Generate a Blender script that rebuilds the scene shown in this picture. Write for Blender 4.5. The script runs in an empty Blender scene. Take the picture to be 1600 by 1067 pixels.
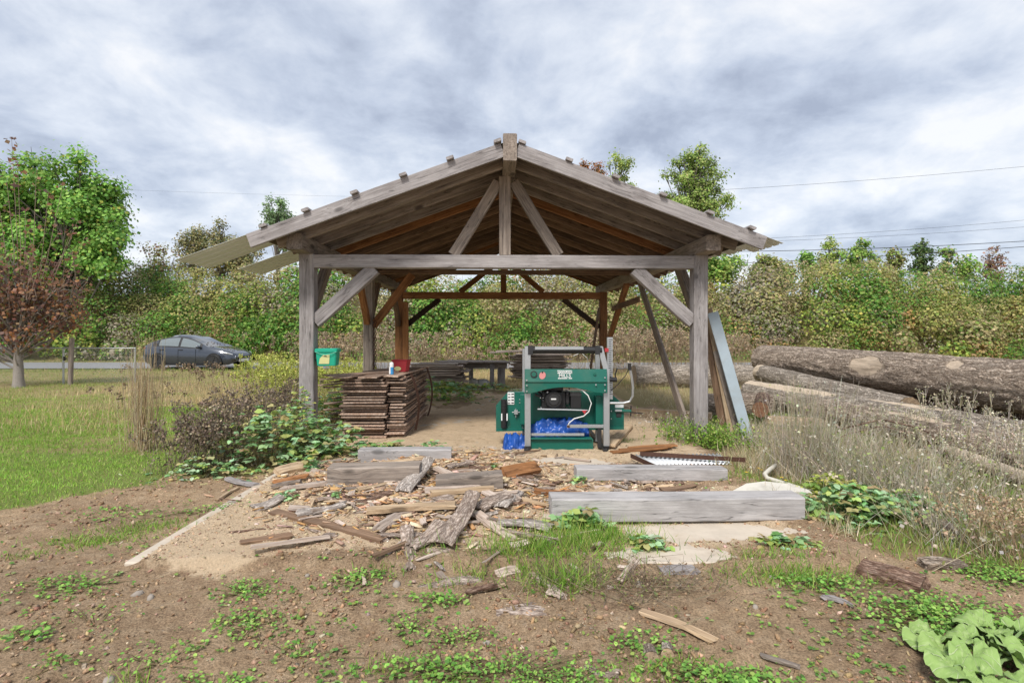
import bpy, math, random
import numpy as np
from mathutils import Vector, Matrix, Euler

random.seed(7)
RNG = np.random.default_rng(7)
SC = bpy.context.scene
COL = SC.collection
rad = math.radians

# ------------------------------------------------------------------ camera
F = 860.0            # focal length in pixels of the 1600 px wide photograph
CAMH = 1.74
HORIZON = 519.0
cam_d = bpy.data.cameras.new("camera")
cam = bpy.data.objects.new("camera", cam_d)
COL.objects.link(cam)
cam.location = (0, 0, CAMH)
cam.rotation_euler = (rad(90), 0, 0)
cam_d.sensor_width = 36.0
cam_d.lens = 36.0 * F / 1600.0
cam_d.shift_y = -(533.5 - HORIZON) / 1600.0
cam_d.clip_start = 0.05
cam_d.clip_end = 3000
SC.camera = cam

# ------------------------------------------------------------------ world: broken overcast
SUN_EL, SUN_AZ = 48.0, 200.0        # azimuth measured clockwise from +Y
world = bpy.data.worlds.new("World")
SC.world = world
world.use_nodes = True
wn, wl = world.node_tree.nodes, world.node_tree.links
wn.clear()
def W(t, **k):
    n = wn.new(t)
    for a, b in k.items():
        setattr(n, a, b)
    return n
out = W('ShaderNodeOutputWorld')
bg = W('ShaderNodeBackground')
sky = W('ShaderNodeTexSky', sky_type='NISHITA', sun_disc=False)
sky.sun_elevation = rad(SUN_EL); sky.sun_rotation = rad(SUN_AZ)
tc = W('ShaderNodeTexCoord')
sep = W('ShaderNodeSeparateXYZ')
wl.new(tc.outputs['Generated'], sep.inputs[0])
def wm(op, a, b=None, clamp=False):
    n = W('ShaderNodeMath', operation=op, use_clamp=clamp)
    for i, v in enumerate((a, b)):
        if v is None: continue
        if isinstance(v, (int, float)): n.inputs[i].default_value = v
        else: wl.new(v, n.inputs[i])
    return n.outputs[0]
zz = wm('ADD', wm('MAXIMUM', sep.outputs[2], 0.0), 0.34)
ux, uy = wm('DIVIDE', sep.outputs[0], zz), wm('DIVIDE', sep.outputs[1], zz)
comb = W('ShaderNodeCombineXYZ')
wl.new(ux, comb.inputs[0]); wl.new(uy, comb.inputs[1])
def wnoise(scale, detail, rough, dist, off):
    m = W('ShaderNodeMapping')
    m.inputs['Location'].default_value = off
    wl.new(comb.outputs[0], m.inputs[0])
    n = W('ShaderNodeTexNoise')
    n.inputs['Scale'].default_value = scale; n.inputs['Detail'].default_value = detail
    n.inputs['Roughness'].default_value = rough; n.inputs['Distortion'].default_value = dist
    wl.new(m.outputs[0], n.inputs[0])
    return n.outputs['Fac']
nA = wnoise(2.1, 8, 0.55, 0.25, (11.3, 4.2, 0))
nB = wnoise(6.0, 8, 0.60, 0.3, (8.2, 5.1, 2))
nC = wnoise(0.8, 3, 0.5, 0.0, (5.2, 2.7, 4))
cl = wm('ADD', wm('ADD', wm('MULTIPLY', nA, 0.62), wm('MULTIPLY', nB, 0.22)), wm('MULTIPLY', nC, 0.16))
ramp = W('ShaderNodeValToRGB')
els = ramp.color_ramp.elements
els[0].position = 0.372; els[0].color = (0.172, 0.194, 0.243, 1)
els[1].position = 0.572; els[1].color = (0.405, 0.41, 0.42, 1)
e = els.new(0.440); e.color = (0.243, 0.270, 0.322, 1)
e = els.new(0.508); e.color = (0.325, 0.347, 0.385, 1)
wl.new(cl, ramp.inputs[0])
mixs = W('ShaderNodeMixRGB'); mixs.blend_type = 'MIX'
skys = W('ShaderNodeMixRGB'); skys.blend_type = 'MULTIPLY'; skys.inputs[0].default_value = 1
skys.inputs[2].default_value = (0.07, 0.07, 0.07, 1)
wl.new(sky.outputs[0], skys.inputs[1])
mixs.inputs[0].default_value = 0.90          # nine tenths cloud cover over the clear sky
wl.new(skys.outputs[0], mixs.inputs[1]); wl.new(ramp.outputs[0], mixs.inputs[2])
wl.new(mixs.outputs[0], bg.inputs[0])
bg.inputs[1].default_value = 1.0
wl.new(bg.outputs[0], out.inputs[0])

sun_d = bpy.data.lights.new("sun", 'SUN')
sun_d.energy = 1.5; sun_d.angle = rad(14); sun_d.color = (1.0, 0.95, 0.88)
sun = bpy.data.objects.new("sun", sun_d); COL.objects.link(sun)
az, el = rad(SUN_AZ), rad(SUN_EL)
sdir = Vector((math.sin(az) * math.cos(el), math.cos(az) * math.cos(el), math.sin(el)))
sun.rotation_euler = sdir.to_track_quat('Z', 'Y').to_euler()
sun.location = (-6, -10, 20)

vs = SC.view_settings
vs.view_transform = 'Standard'; vs.look = 'None'; vs.gamma = 1.0; vs.use_curve_mapping = False
vs.exposure = 1.32
SC.cycles.max_bounces = 6
SC.cycles.transparent_max_bounces = 4

# ------------------------------------------------------------------ helpers
def G(px, py, z=0.0):
    """ground position of a point measured in the photograph"""
    Y = (CAMH - z) * F / (py - HORIZON)
    return Vector(((px - 800.0) / F * Y, Y, z))
def AT(px, py, Y):
    return Vector(((px - 800.0) / F * Y, Y, CAMH - (py - HORIZON) / F * Y))

def tag(o, label=None, cat=None, group=None, kind=None):
    if label: o['label'] = label
    if cat: o['category'] = cat
    if group: o['group'] = group
    if kind: o['kind'] = kind
    return o
def empty(name, loc=(0, 0, 0), rz=0.0):
    o = bpy.data.objects.new(name, None)
    COL.objects.link(o)
    o.location = loc; o.rotation_euler = (0, 0, rz); o.empty_display_size = 0.2
    return o
def link(name, me, mat, parent=None):
    o = bpy.data.objects.new(name, me)
    COL.objects.link(o)
    if mat is not None and len(me.materials) == 0:
        me.materials.append(mat)
    if parent is not None: o.parent = parent
    return o
def np_mesh(name, V, Fa, cols=None, smooth=False):
    V = np.asarray(V, dtype=np.float32); Fa = np.asarray(Fa, dtype=np.int32)
    me = bpy.data.meshes.new(name)
    me.vertices.add(len(V)); me.vertices.foreach_set('co', V.ravel())
    k = Fa.shape[1]
    me.loops.add(Fa.size); me.loops.foreach_set('vertex_index', Fa.ravel())
    me.polygons.add(len(Fa)); me.polygons.foreach_set('loop_start', np.arange(0, Fa.size, k, dtype=np.int32))
    if smooth: me.polygons.foreach_set('use_smooth', np.ones(len(Fa), dtype=bool))
    me.update(calc_edges=True)
    if cols is not None:
        c = np.ones((len(V), 4), dtype=np.float32); c[:, :3] = cols
        a = me.color_attributes.new('col', 'FLOAT_COLOR', 'POINT')
        a.data.foreach_set('color', c.ravel())
    return me
def py_mesh(name, V, Fa, smooth=False):
    me = bpy.data.meshes.new(name)
    me.from_pydata([tuple(v) for v in V], [], Fa)
    if smooth:
        for p in me.polygons: p.use_smooth = True
    me.update()
    return me

class MB:
    """collects simple shapes into one mesh"""
    def __init__(s): s.v = []; s.f = []
    def add(s, V, Fa):
        o = len(s.v); s.v += [Vector(v) for v in V]; s.f += [[i + o for i in f] for f in Fa]; return s
    def box(s, a, b, ch=0.0):
        (x0, y0, z0), (x1, y1, z1) = a, b
        V = [(x0,y0,z0),(x1,y0,z0),(x1,y1,z0),(x0,y1,z0),(x0,y0,z1),(x1,y0,z1),(x1,y1,z1),(x0,y1,z1)]
        return s.add(V, [(0,3,2,1),(4,5,6,7),(0,1,5,4),(1,2,6,5),(2,3,7,6),(3,0,4,7)])
    def prism(s, pts, y0, y1):
        """polygon in x,z extruded along y"""
        n = len(pts)
        V = [(p[0], y0, p[1]) for p in pts] + [(p[0], y1, p[1]) for p in pts]
        Fa = [list(range(n)), list(range(2*n-1, n-1, -1))]
        Fa += [(i, i+n, (i+1) % n + n, (i+1) % n) for i in range(n)]
        return s.add(V, Fa)
    def tube(s, pts, r, n=8, cap=True):
        pts = [Vector(p) for p in pts]
        rs = r if isinstance(r, (list, tuple)) else [r] * len(pts)
        rings = []; V = []
        for i, p in enumerate(pts):
            t = (pts[min(i+1, len(pts)-1)] - pts[max(i-1, 0)]).normalized()
            up = Vector((0, 0, 1)) if abs(t.z) < 0.9 else Vector((0, 1, 0))
            a = t.cross(up).normalized(); b = a.cross(t).normalized()
            for k in range(n):
                an = 2 * math.pi * k / n
                V.append(p + (a * math.cos(an) + b * math.sin(an)) * rs[i])
        Fa = []
        for i in range(len(pts) - 1):
            for k in range(n):
                Fa.append((i*n+k, i*n+(k+1) % n, (i+1)*n+(k+1) % n, (i+1)*n+k))
        if cap:
            Fa.append(tuple(range(n-1, -1, -1))); Fa.append(tuple((len(pts)-1)*n + k for k in range(n)))
        return s.add(V, Fa)
    def cyl(s, a, b, r, n=16): return s.tube([a, b], r, n)
    def build(s, name, mat, parent=None, smooth=False, bevel=0.0):
        me = py_mesh(name, s.v, s.f, smooth)
        o = link(name, me, mat, parent)
        if bevel:
            m = o.modifiers.new('bevel', 'BEVEL'); m.width = bevel; m.segments = 1; m.limit_method = 'ANGLE'
        return o

def beam_mesh(name, L, w, h, ch=0.008, n=5, warp=0.004, taper=0.0, seed=None, rag=0.0):
    r = random.Random(seed if seed is not None else random.random())
    ch = min(ch, w * 0.3, h * 0.3)
    V = []; Fa = []
    a, b = w / 2, h / 2
    sec = [(-a+ch,-b),(a-ch,-b),(a,-b+ch),(a,b-ch),(a-ch,b),(-a+ch,b),(-a,b-ch),(-a,-b+ch)]
    ph = r.uniform(0, 6); amp = warp * r.uniform(-1, 1) * 1.5; tw = r.uniform(-1, 1) * warp * 3
    for i in range(n + 1):
        t = i / n
        cy = math.sin(t * math.pi) * amp; cz = math.sin(t * math.pi + ph * .1) * amp * .7
        an = tw * (t - .5); k = 1 - taper * t
        for j, (y, z) in enumerate(sec):
            jy, jz = r.uniform(-1, 1) * warp * .5, r.uniform(-1, 1) * warp * .5
            x = t * L + (r.uniform(-rag, rag) if i in (0, n) else 0)
            V.append((x, (y*math.cos(an) - z*math.sin(an)) * k + cy + jy, (y*math.sin(an) + z*math.cos(an)) * k + cz + jz))
    for i in range(n):
        for j in range(8):
            Fa.append((i*8+j, i*8+(j+1) % 8, (i+1)*8+(j+1) % 8, (i+1)*8+j))
    Fa = [tuple(reversed(f)) for f in Fa]
    Fa.append(tuple(range(8))); Fa.append(tuple(n*8 + 7 - j for j in range(8)))
    Fa = [tuple(reversed(f)) for f in Fa]
    return py_mesh(name, V, Fa)
def frame_from(p0, p1, up=(0, 0, 1)):
    p0, p1 = Vector(p0), Vector(p1)
    x = (p1 - p0).normalized(); up = Vector(up)
    if abs(x.dot(up)) > 0.98: up = Vector((0, 1, 0))
    y = up.cross(x).normalized(); z = x.cross(y)
    return Matrix(((x.x, y.x, z.x, p0.x), (x.y, y.y, z.y, p0.y), (x.z, y.z, z.z, p0.z), (0, 0, 0, 1)))
def beam(name, p0, p1, w, h, mat, parent=None, up=(0, 0, 1), roll=0.0, **k):
    """timber from p0 to p1: local x along the grain, w across, h along 'up'"""
    L = (Vector(p1) - Vector(p0)).length
    o = link(name, beam_mesh(name, L, w, h, **k), mat, None)
    M = frame_from(p0, p1, up)
    if roll: M = M @ Matrix.Rotation(roll, 4, 'X')
    if parent is not None: o.parent = parent
    o.matrix_local = M
    return o

# --- numpy value noise
def _hash(ix, iy, iz, seed):
    h = (ix * 374761393 + iy * 668265263 + iz * 2147483647 + seed * 974634721) & 0xFFFFFFFF
    h = ((h ^ (h >> 13)) * 1274126177) & 0xFFFFFFFF
    return ((h ^ (h >> 16)) & 0xFFFF) / 65535.0
def vnoise(P, seed=0):
    P = np.asarray(P, dtype=np.float64)
    if P.shape[1] == 2: P = np.c_[P, np.zeros(len(P))]
    i = np.floor(P).astype(np.int64); f = P - i; u = f * f * (3 - 2 * f)
    r = 0
    for dx in (0, 1):
        wx = u[:, 0] if dx else 1 - u[:, 0]
        for dy in (0, 1):
            wy = u[:, 1] if dy else 1 - u[:, 1]
            for dz in (0, 1):
                wz = u[:, 2] if dz else 1 - u[:, 2]
                r = r + wx * wy * wz * _hash(i[:, 0] + dx, i[:, 1] + dy, i[:, 2] + dz, seed)
    return r
def fbm(P, scale, octaves=4, seed=0, gain=0.5):
    P = np.asarray(P, dtype=np.float64) * scale
    s = 0; a = 1; t = 0
    for o in range(octaves):
        s = s + a * vnoise(P + o * 17.3, seed + o); t += a; a *= gain; P = P * 2.03
    return s / t
def sdpoly(P, poly):
    """signed distance to a polygon, positive inside"""
    poly = np.asarray(poly, dtype=np.float64); n = len(poly)
    d = np.full(len(P), 1e18); ins = np.zeros(len(P), dtype=bool)
    for i in range(n):
        a, b = poly[i], poly[(i+1) % n]
        e = b - a; w = P - a
        t = np.clip((w @ e) / (e @ e), 0, 1)
        q = w - t[:, None] * e
        d = np.minimum(d, (q ** 2).sum(1))
        c = ((a[1] <= P[:, 1]) & (b[1] > P[:, 1])) | ((b[1] <= P[:, 1]) & (a[1] > P[:, 1]))
        with np.errstate(divide='ignore', invalid='ignore'):
            xi = a[0] + (P[:, 1] - a[1]) / (b[1] - a[1]) * e[0] if b[1] != a[1] else np.full(len(P), 1e18)
        ins ^= c & (P[:, 0] < xi)
    d = np.sqrt(d)
    return np.where(ins, d, -d)
def sstep(x, a, b):
    t = np.clip((x - a) / (b - a), 0, 1); return t * t * (3 - 2 * t)
def gpoly(pts): return [tuple(G(x, y)[:2]) for x, y in pts]

# --- scattering a small template many times into one mesh
LEAF4 = (np.array([(0,0,0),(.5,.5,.06),(1,0,0),(.5,-.5,.06)], float), np.array([(0,1,2),(0,2,3)]))
LEAFO = (np.array([(0,0,0),(.25,.34,.07),(.62,.40,.05),(1,0,-.12),(.62,-.40,.05),(.25,-.34,.07),(.5,0,-.03)], float),
         np.array([(0,6,1),(1,6,2),(2,6,3),(3,6,4),(4,6,5),(5,6,0)]))
BLADE = (np.array([(0,-.5,0),(0,.5,0),(.06,-.38,.5),(.06,.38,.5),(.30,0,1.0)], float), np.array([(0,1,3),(0,3,2),(2,3,4)]))
def _ico():
    t = (1 + 5 ** .5) / 2
    v = np.array([(-1,t,0),(1,t,0),(-1,-t,0),(1,-t,0),(0,-1,t),(0,1,t),(0,-1,-t),(0,1,-t),(t,0,-1),(t,0,1),(-t,0,-1),(-t,0,1)], float)
    v /= np.linalg.norm(v[0])
    f = np.array([(0,11,5),(0,5,1),(0,1,7),(0,7,10),(0,10,11),(1,5,9),(5,11,4),(11,10,2),(10,7,6),(7,1,8),(3,9,4),(3,4,2),(3,2,6),(3,6,8),(3,8,9),(4,9,5),(2,4,11),(6,2,10),(8,6,7),(9,8,1)])
    return v, f
ICO = _ico()
CHIP = (np.array([(-.5,-.5,-.5),(.5,-.42,-.5),(.46,.5,-.5),(-.5,.4,-.5),(-.45,-.5,.5),(.5,-.35,.5),(.4,.44,.5),(-.5,.36,.5)], float),
        np.array([(0,2,1),(0,3,2),(4,5,6),(4,6,7),(0,1,5),(0,5,4),(1,2,6),(1,6,5),(2,3,7),(2,7,6),(3,0,4),(3,4,7)]))
def rotz_tilt(yaw, pitch, roll=None):
    """R = Rz(yaw) Ry(pitch) Rx(roll), arrays"""
    n = len(yaw); roll = np.zeros(n) if roll is None else roll
    cy, sy, cp, sp, cr, sr = np.cos(yaw), np.sin(yaw), np.cos(pitch), np.sin(pitch), np.cos(roll), np.sin(roll)
    R = np.empty((n, 3, 3))
    R[:,0,0] = cy*cp; R[:,0,1] = cy*sp*sr - sy*cr; R[:,0,2] = cy*sp*cr + sy*sr
    R[:,1,0] = sy*cp; R[:,1,1] = sy*sp*sr + cy*cr; R[:,1,2] = sy*sp*cr - cy*sr
    R[:,2,0] = -sp;   R[:,2,1] = cp*sr;            R[:,2,2] = cp*cr
    return R
def scatter(tmpl, R, T, S, C):
    v, f = tmpl
    S = np.asarray(S, float)
    if S.ndim == 1: S = np.repeat(S[:, None], 3, 1)
    P = np.einsum('nij,nkj->nki', R, v[None] * S[:, None, :]) + np.asarray(T)[:, None, :]
    n, k = len(R), len(v)
    FF = (f[None] + (np.arange(n) * k)[:, None, None]).reshape(-1, 3)
    CC = np.repeat(np.asarray(C, float)[:, None, :], k, 1).reshape(-1, 3)
    return P.reshape(-1, 3), FF, CC
class Pile:
    def __init__(s): s.V = []; s.F = []; s.C = []; s.n = 0
    def add(s, V, Fa, C):
        s.V.append(V); s.F.append(np.asarray(Fa) + s.n); s.C.append(C); s.n += len(V); return s
    def tubes(s, lines, radii, color, n=3):
        """lines: list of (k,3) arrays; radius tapering to 40 %"""
        for L, r in zip(lines, radii):
            L = np.asarray(L, float); k = len(L)
            T = np.gradient(L, axis=0); T /= np.linalg.norm(T, axis=1)[:, None] + 1e-9
            up = np.where(np.abs(T[:, 2:3]) < .9, np.array([[0, 0, 1.]]), np.array([[0, 1., 0]]))
            A = np.cross(T, up); A /= np.linalg.norm(A, axis=1)[:, None] + 1e-9
            B = np.cross(A, T)
            rr = r if np.ndim(r) else r * np.linspace(1, .4, k)
            an = np.arange(n) * 2 * math.pi / n
            V = (L[:, None] + (A[:, None] * np.cos(an)[None, :, None] + B[:, None] * np.sin(an)[None, :, None]) * np.asarray(rr)[:, None, None]).reshape(-1, 3)
            i = np.arange(k - 1)[:, None] * n; j = np.arange(n)[None]; j2 = (j + 1) % n
            q = np.stack([i + j, i + j2, i + n + j2, i + n + j], -1).reshape(-1, 4)
            Fa = np.concatenate([q[:, [0, 1, 2]], q[:, [0, 2, 3]]])
            c = np.asarray(color, float)
            s.add(V, Fa, np.repeat(c[None], len(V), 0))
        return s
    def build(s, name, mat, parent=None, smooth=False):
        return link(name, np_mesh(name, np.concatenate(s.V), np.concatenate(s.F), np.concatenate(s.C), smooth), mat, parent)
def pal(colors, n, jitter=.18, weights=None):
    c = np.array(colors, float)
    w = None if weights is None else np.array(weights, float) / sum(weights)
    o = c[RNG.choice(len(c), n, p=w)]
    return np.clip(o * (1 + RNG.normal(0, jitter, (n, 1))) * (1 + RNG.normal(0, jitter * .3, (n, 3))), .004, 1)

# ------------------------------------------------------------------ materials
def newmat(name):
    m = bpy.data.materials.new(name); m.use_nodes = True
    nt = m.node_tree; nt.nodes.clear()
    o = nt.nodes.new('ShaderNodeOutputMaterial'); b = nt.nodes.new('ShaderNodeBsdfPrincipled')
    nt.links.new(b.outputs[0], o.inputs[0])
    return m, nt, b, o
class NT:
    def __init__(s, nt): s.t = nt
    def n(s, ty, **k):
        x = s.t.nodes.new(ty)
        for a, b in k.items(): setattr(x, a, b)
        return x
    def l(s, a, b): s.t.links.new(a, b)
    def noise(s, vec, scale, detail=4, rough=.55, dist=0.0):
        x = s.n('ShaderNodeTexNoise')
        x.inputs['Scale'].default_value = scale; x.inputs['Detail'].default_value = detail
        x.inputs['Roughness'].default_value = rough; x.inputs['Distortion'].default_value = dist
        s.l(vec, x.inputs[0]); return x.outputs['Fac']
    def mapping(s, vec, scale, loc=None):
        x = s.n('ShaderNodeMapping'); x.inputs['Scale'].default_value = scale
        s.l(vec, x.inputs[0])
        if loc is not None: s.l(loc, x.inputs['Location'])
        return x.outputs[0]
    def ramp(s, fac, stops, interp='LINEAR'):
        x = s.n('ShaderNodeValToRGB'); x.color_ramp.interpolation = interp
        e = x.color_ramp.elements
        e[0].position, e[1].position = stops[0][0], stops[-1][0]
        def c(v): return (v, v, v, 1) if isinstance(v, (int, float)) else (*v, 1)
        e[0].color, e[1].color = c(stops[0][1]), c(stops[-1][1])
        for p, v in stops[1:-1]:
            y = e.new(p); y.color = c(v)
        s.l(fac, x.inputs[0]); return x.outputs[0]
    def mix(s, a, b, fac, mode='MIX'):
        x = s.n('ShaderNodeMixRGB', blend_type=mode)
        for i, v in ((0, fac), (1, a), (2, b)):
            if isinstance(v, (int, float)): x.inputs[i].default_value = v if i == 0 else (v, v, v, 1)
            elif isinstance(v, tuple): x.inputs[i].default_value = (*v, 1)
            else: s.l(v, x.inputs[i])
        return x.outputs[0]
    def math(s, op, a, b=0.0, clamp=False):
        x = s.n('ShaderNodeMath', operation=op, use_clamp=clamp)
        for i, v in ((0, a), (1, b)):
            if isinstance(v, (int, float)): x.inputs[i].default_value = v
            else: s.l(v, x.inputs[i])
        return x.outputs[0]
    def bump(s, h, strength, dist, b):
        x = s.n('ShaderNodeBump'); x.inputs['Strength'].default_value = strength; x.inputs['Distance'].default_value = dist
        s.l(h, x.inputs['Height']); s.l(x.outputs[0], b.inputs['Normal'])

def wood(name, dark, mid, light, stain=(0.12, 0.10, 0.09), vary=.25, knots=True, stain_amt=.5, rough=.85):
    m, nt, b, o = newmat(name); N = NT(nt)
    tcn = N.n('ShaderNodeTexCoord'); oi = N.n('ShaderNodeObjectInfo')
    off = N.n('ShaderNodeVectorMath', operation='SCALE'); off.inputs[0].default_value = (37, 91, 53)
    N.l(oi.outputs['Random'], off.inputs['Scale'])
    vec = N.mapping(tcn.outputs['Object'], (1, 1, 1), off.outputs[0])
    # knots bend the grain
    vor = N.n('ShaderNodeTexVoronoi', feature='F1'); vor.inputs['Scale'].default_value = 1.0
    N.l(N.mapping(vec, (1.3, 3.0, 3.0)), vor.inputs[0])
    kd = N.ramp(vor.outputs['Distance'], [(0.0, 1.0), (0.36, 0.0)])
    bend = N.n('ShaderNodeCombineXYZ')
    kb = N.math('MULTIPLY', kd, 0.05 if knots else 0.0)
    N.l(kb, bend.inputs[1]); N.l(kb, bend.inputs[2])
    va = N.n('ShaderNodeVectorMath', operation='ADD'); N.l(vec, va.inputs[0]); N.l(bend.outputs[0], va.inputs[1])
    g1 = N.noise(N.mapping(va.outputs[0], (0.7, 20, 20)), 1.6, 8, .68, .5)
    g2 = N.noise(N.mapping(va.outputs[0], (3.5, 75, 75)), 1.3, 4, .65)
    st = N.noise(N.mapping(vec, (1.4, 4, 4)), 1.5, 7, .65)
    c = N.ramp(g1, [(.32, dark), (.50, mid), (.66, light)])
    c = N.mix(c, N.ramp(g2, [(.3, .58), (.6, 1.06)]), .6, 'MULTIPLY')
    c = N.mix(c, stain, N.math('MULTIPLY', N.ramp(st, [(.45, 0.0), (.66, 1.0)]), stain_amt))
    ck = N.math('ABSOLUTE', N.math('SUBTRACT', N.noise(N.mapping(va.outputs[0], (.55, 13, 13)), 1.4, 3, .5), .5))
    c = N.mix(c, tuple(x * .3 for x in dark), N.math('MULTIPLY', N.math('MULTIPLY', N.ramp(ck, [(.004, 1.0), (.014, 0.0)]), N.ramp(st, [(.42, 0.0), (.55, 1.0)])), .8))
    if knots:
        kk = N.ramp(vor.outputs['Distance'], [(0.0, 1.0), (0.08, .9), (.13, 0.0)])
        c = N.mix(c, tuple(x * .35 for x in dark), N.math('MULTIPLY', kk, .85))
    val = N.n('ShaderNodeHueSaturation')
    N.l(N.math('ADD', N.math('MULTIPLY', oi.outputs['Random'], vary * 2), 1 - vary), val.inputs['Value'])
    N.l(c, val.inputs['Color'])
    N.l(val.outputs[0], b.inputs['Base Color'])
    b.inputs['Roughness'].default_value = rough; b.inputs['Specular IOR Level'].default_value = .25
    N.bump(N.math('ADD', g2, N.math('MULTIPLY', g1, 1.2)), .55, .006, b)
    return m
def plain(name, col, rough=.5, metal=0.0, noise=.12, scale=12.0, bump=0.0, dirt=None, spec=.5):
    m, nt, b, o = newmat(name); N = NT(nt)
    tcn = N.n('ShaderNodeTexCoord')
    f = N.noise(tcn.outputs['Object'], scale, 5, .6)
    c = N.mix(tuple(x * (1 - noise) for x in col), tuple(min(1, x * (1 + noise)) for x in col), f)
    if dirt is not None:
        f2 = N.noise(tcn.outputs['Object'], scale * .35, 6, .65)
        c = N.mix(c, dirt, N.ramp(f2, [(.5, 0.0), (.75, .75)]))
    N.l(c, b.inputs['Base Color'])
    b.inputs['Roughness'].default_value = rough; b.inputs['Metallic'].default_value = metal
    b.inputs['Specular IOR Level'].default_value = spec
    if bump: N.bump(f, bump, .01, b)
    return m
def leafmat(name, trans=.3, rough=.55):
    m, nt, b, o = newmat(name); N = NT(nt)
    a = N.n('ShaderNodeAttribute', attribute_name='col')
    N.l(a.outputs['Color'], b.inputs['Base Color'])
    b.inputs['Roughness'].default_value = rough; b.inputs['Specular IOR Level'].default_value = .3
    t = N.n('ShaderNodeBsdfTranslucent'); N.l(a.outputs['Color'], t.inputs[0])
    mx = N.n('ShaderNodeMixShader'); mx.inputs[0].default_value = trans
    N.l(b.outputs[0], mx.inputs[1]); N.l(t.outputs[0], mx.inputs[2]); N.l(mx.outputs[0], o.inputs[0])
    return m
def vcolmat(name, rough=.9, bump=0.0, scale=60, noise=.35):
    m, nt, b, o = newmat(name); N = NT(nt)
    a = N.n('ShaderNodeAttribute', attribute_name='col'); tcn = N.n('ShaderNodeTexCoord')
    f = N.noise(tcn.outputs['Object'], scale, 5, .6)
    N.l(N.mix(a.outputs['Color'], N.ramp(f, [(.25, 1 - noise), (.75, 1 + noise * .5)]), 1.0, 'MULTIPLY'), b.inputs['Base Color'])
    b.inputs['Roughness'].default_value = rough; b.inputs['Specular IOR Level'].default_value = .2
    if bump: N.bump(f, bump, .02, b)
    return m
M = {}
M['grey'] = wood('weathered_timber', (.25,.23,.225), (.345,.32,.315), (.43,.405,.40), stain=(.20,.18,.175), vary=.07, stain_amt=.75)
M['greylight'] = wood('bleached_timber', (.36,.345,.34), (.44,.42,.415), (.51,.49,.485), stain=(.27,.255,.25), vary=.05, stain_amt=.8)
M['greybrown'] = wood('half_weathered_timber', (.16,.13,.11), (.29,.24,.20), (.40,.34,.29), vary=.2)
M['brown'] = wood('brown_timber', (.12,.074,.047), (.235,.15,.096), (.34,.225,.15), stain=(.09,.062,.045), vary=.3)
M['orange'] = wood('fresh_orange_timber', (.18,.075,.028), (.33,.15,.06), (.44,.22,.10), stain=(.16,.08,.04), vary=.3)
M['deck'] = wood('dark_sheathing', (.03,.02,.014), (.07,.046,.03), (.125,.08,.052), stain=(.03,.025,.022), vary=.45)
M['stack'] = wood('stacked_board', (.21,.14,.105), (.39,.28,.215), (.54,.43,.35), stain=(.29,.165,.095), vary=.4, knots=False)
M['pale'] = wood('pale_sawn_wood', (.34,.23,.14), (.52,.38,.24), (.66,.52,.36), stain=(.33,.24,.17), vary=.2)
M['offcut'] = wood('grey_brown_offcut', (.27,.21,.17), (.46,.375,.315), (.60,.515,.45), stain=(.32,.23,.165), vary=.3)
M['painted'] = plain('blue_grey_paint', (.40,.48,.54), .6, noise=.15, scale=6, dirt=(.33,.35,.35))
M['cream'] = plain('cream_steel_roofing', (.72,.75,.76), .55, noise=.05, scale=3, dirt=(.58,.60,.60))
M['zinc'] = plain('galvanised_steel', (.50,.52,.53), .38, .7, noise=.15, scale=25)
M['white_metal'] = plain('white_corrugated_metal', (.62,.65,.68), .5, .2, noise=.08, scale=10, dirt=(.40,.38,.36))
M['rust'] = plain('rusty_steel', (.085,.040,.026), .85, .2, noise=.5, scale=30, bump=.3)
M['green'] = plain('green_enamel', (.004,.115,.083), .36, 0, noise=.2, scale=5, bump=.08, dirt=(.085,.15,.105))
M['black'] = plain('black_plastic', (.014,.014,.015), .42, 0, noise=.3, scale=30)
M['dark'] = plain('dark_steel', (.05,.05,.052), .4, .5, noise=.3, scale=30)
M['white'] = plain('white_print', (.75,.76,.75), .6, noise=.04)
M['pink'] = plain('faded_red_tag', (.60,.24,.23), .6, noise=.08)
M['redm'] = plain('red_plastic', (.42,.035,.045), .45, noise=.1)
M['tarp'] = plain('blue_tarpaulin', (.018,.085,.36), .36, noise=.25, scale=9)
M['bucket'] = plain('teal_green_plastic', (.012,.36,.23), .38, noise=.05)
M['yellow'] = plain('pale_yellow_label', (.62,.60,.28), .6, noise=.12, scale=30)
M['canblue'] = plain('blue_can_print', (.05,.28,.58), .4, noise=.2, scale=30)
M['concrete'] = plain('old_concrete', (.53,.46,.375), .92, noise=.22, scale=7, bump=.6, dirt=(.38,.285,.20))
M['asphalt'] = plain('worn_asphalt', (.24,.24,.245), .85, noise=.10, scale=2)
M['pvc'] = plain('dirty_white_pipe', (.60,.57,.50), .5, noise=.1, dirt=(.36,.33,.28))
M['wire'] = plain('galvanised_wire', (.55,.57,.57), .5, .1)
M['stone'] = plain('field_stone', (.30,.26,.22), .9, noise=.3, scale=20, bump=.4)
M['greenstalk'] = plain('green_stalk', (.20,.30,.11), .6)
M['leaf'] = leafmat('leaves', .38)
M['grass'] = leafmat('grass_blades', .35, .5)
M['dry'] = leafmat('dry_stalks', .2, .8)
M['twig'] = vcolmat('bark_twig', .9, 0, 40)
M['clod'] = vcolmat('soil_clods', .95, .5, 90)
M['chip'] = vcolmat('wood_chips', .85, .4, 120)

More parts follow.
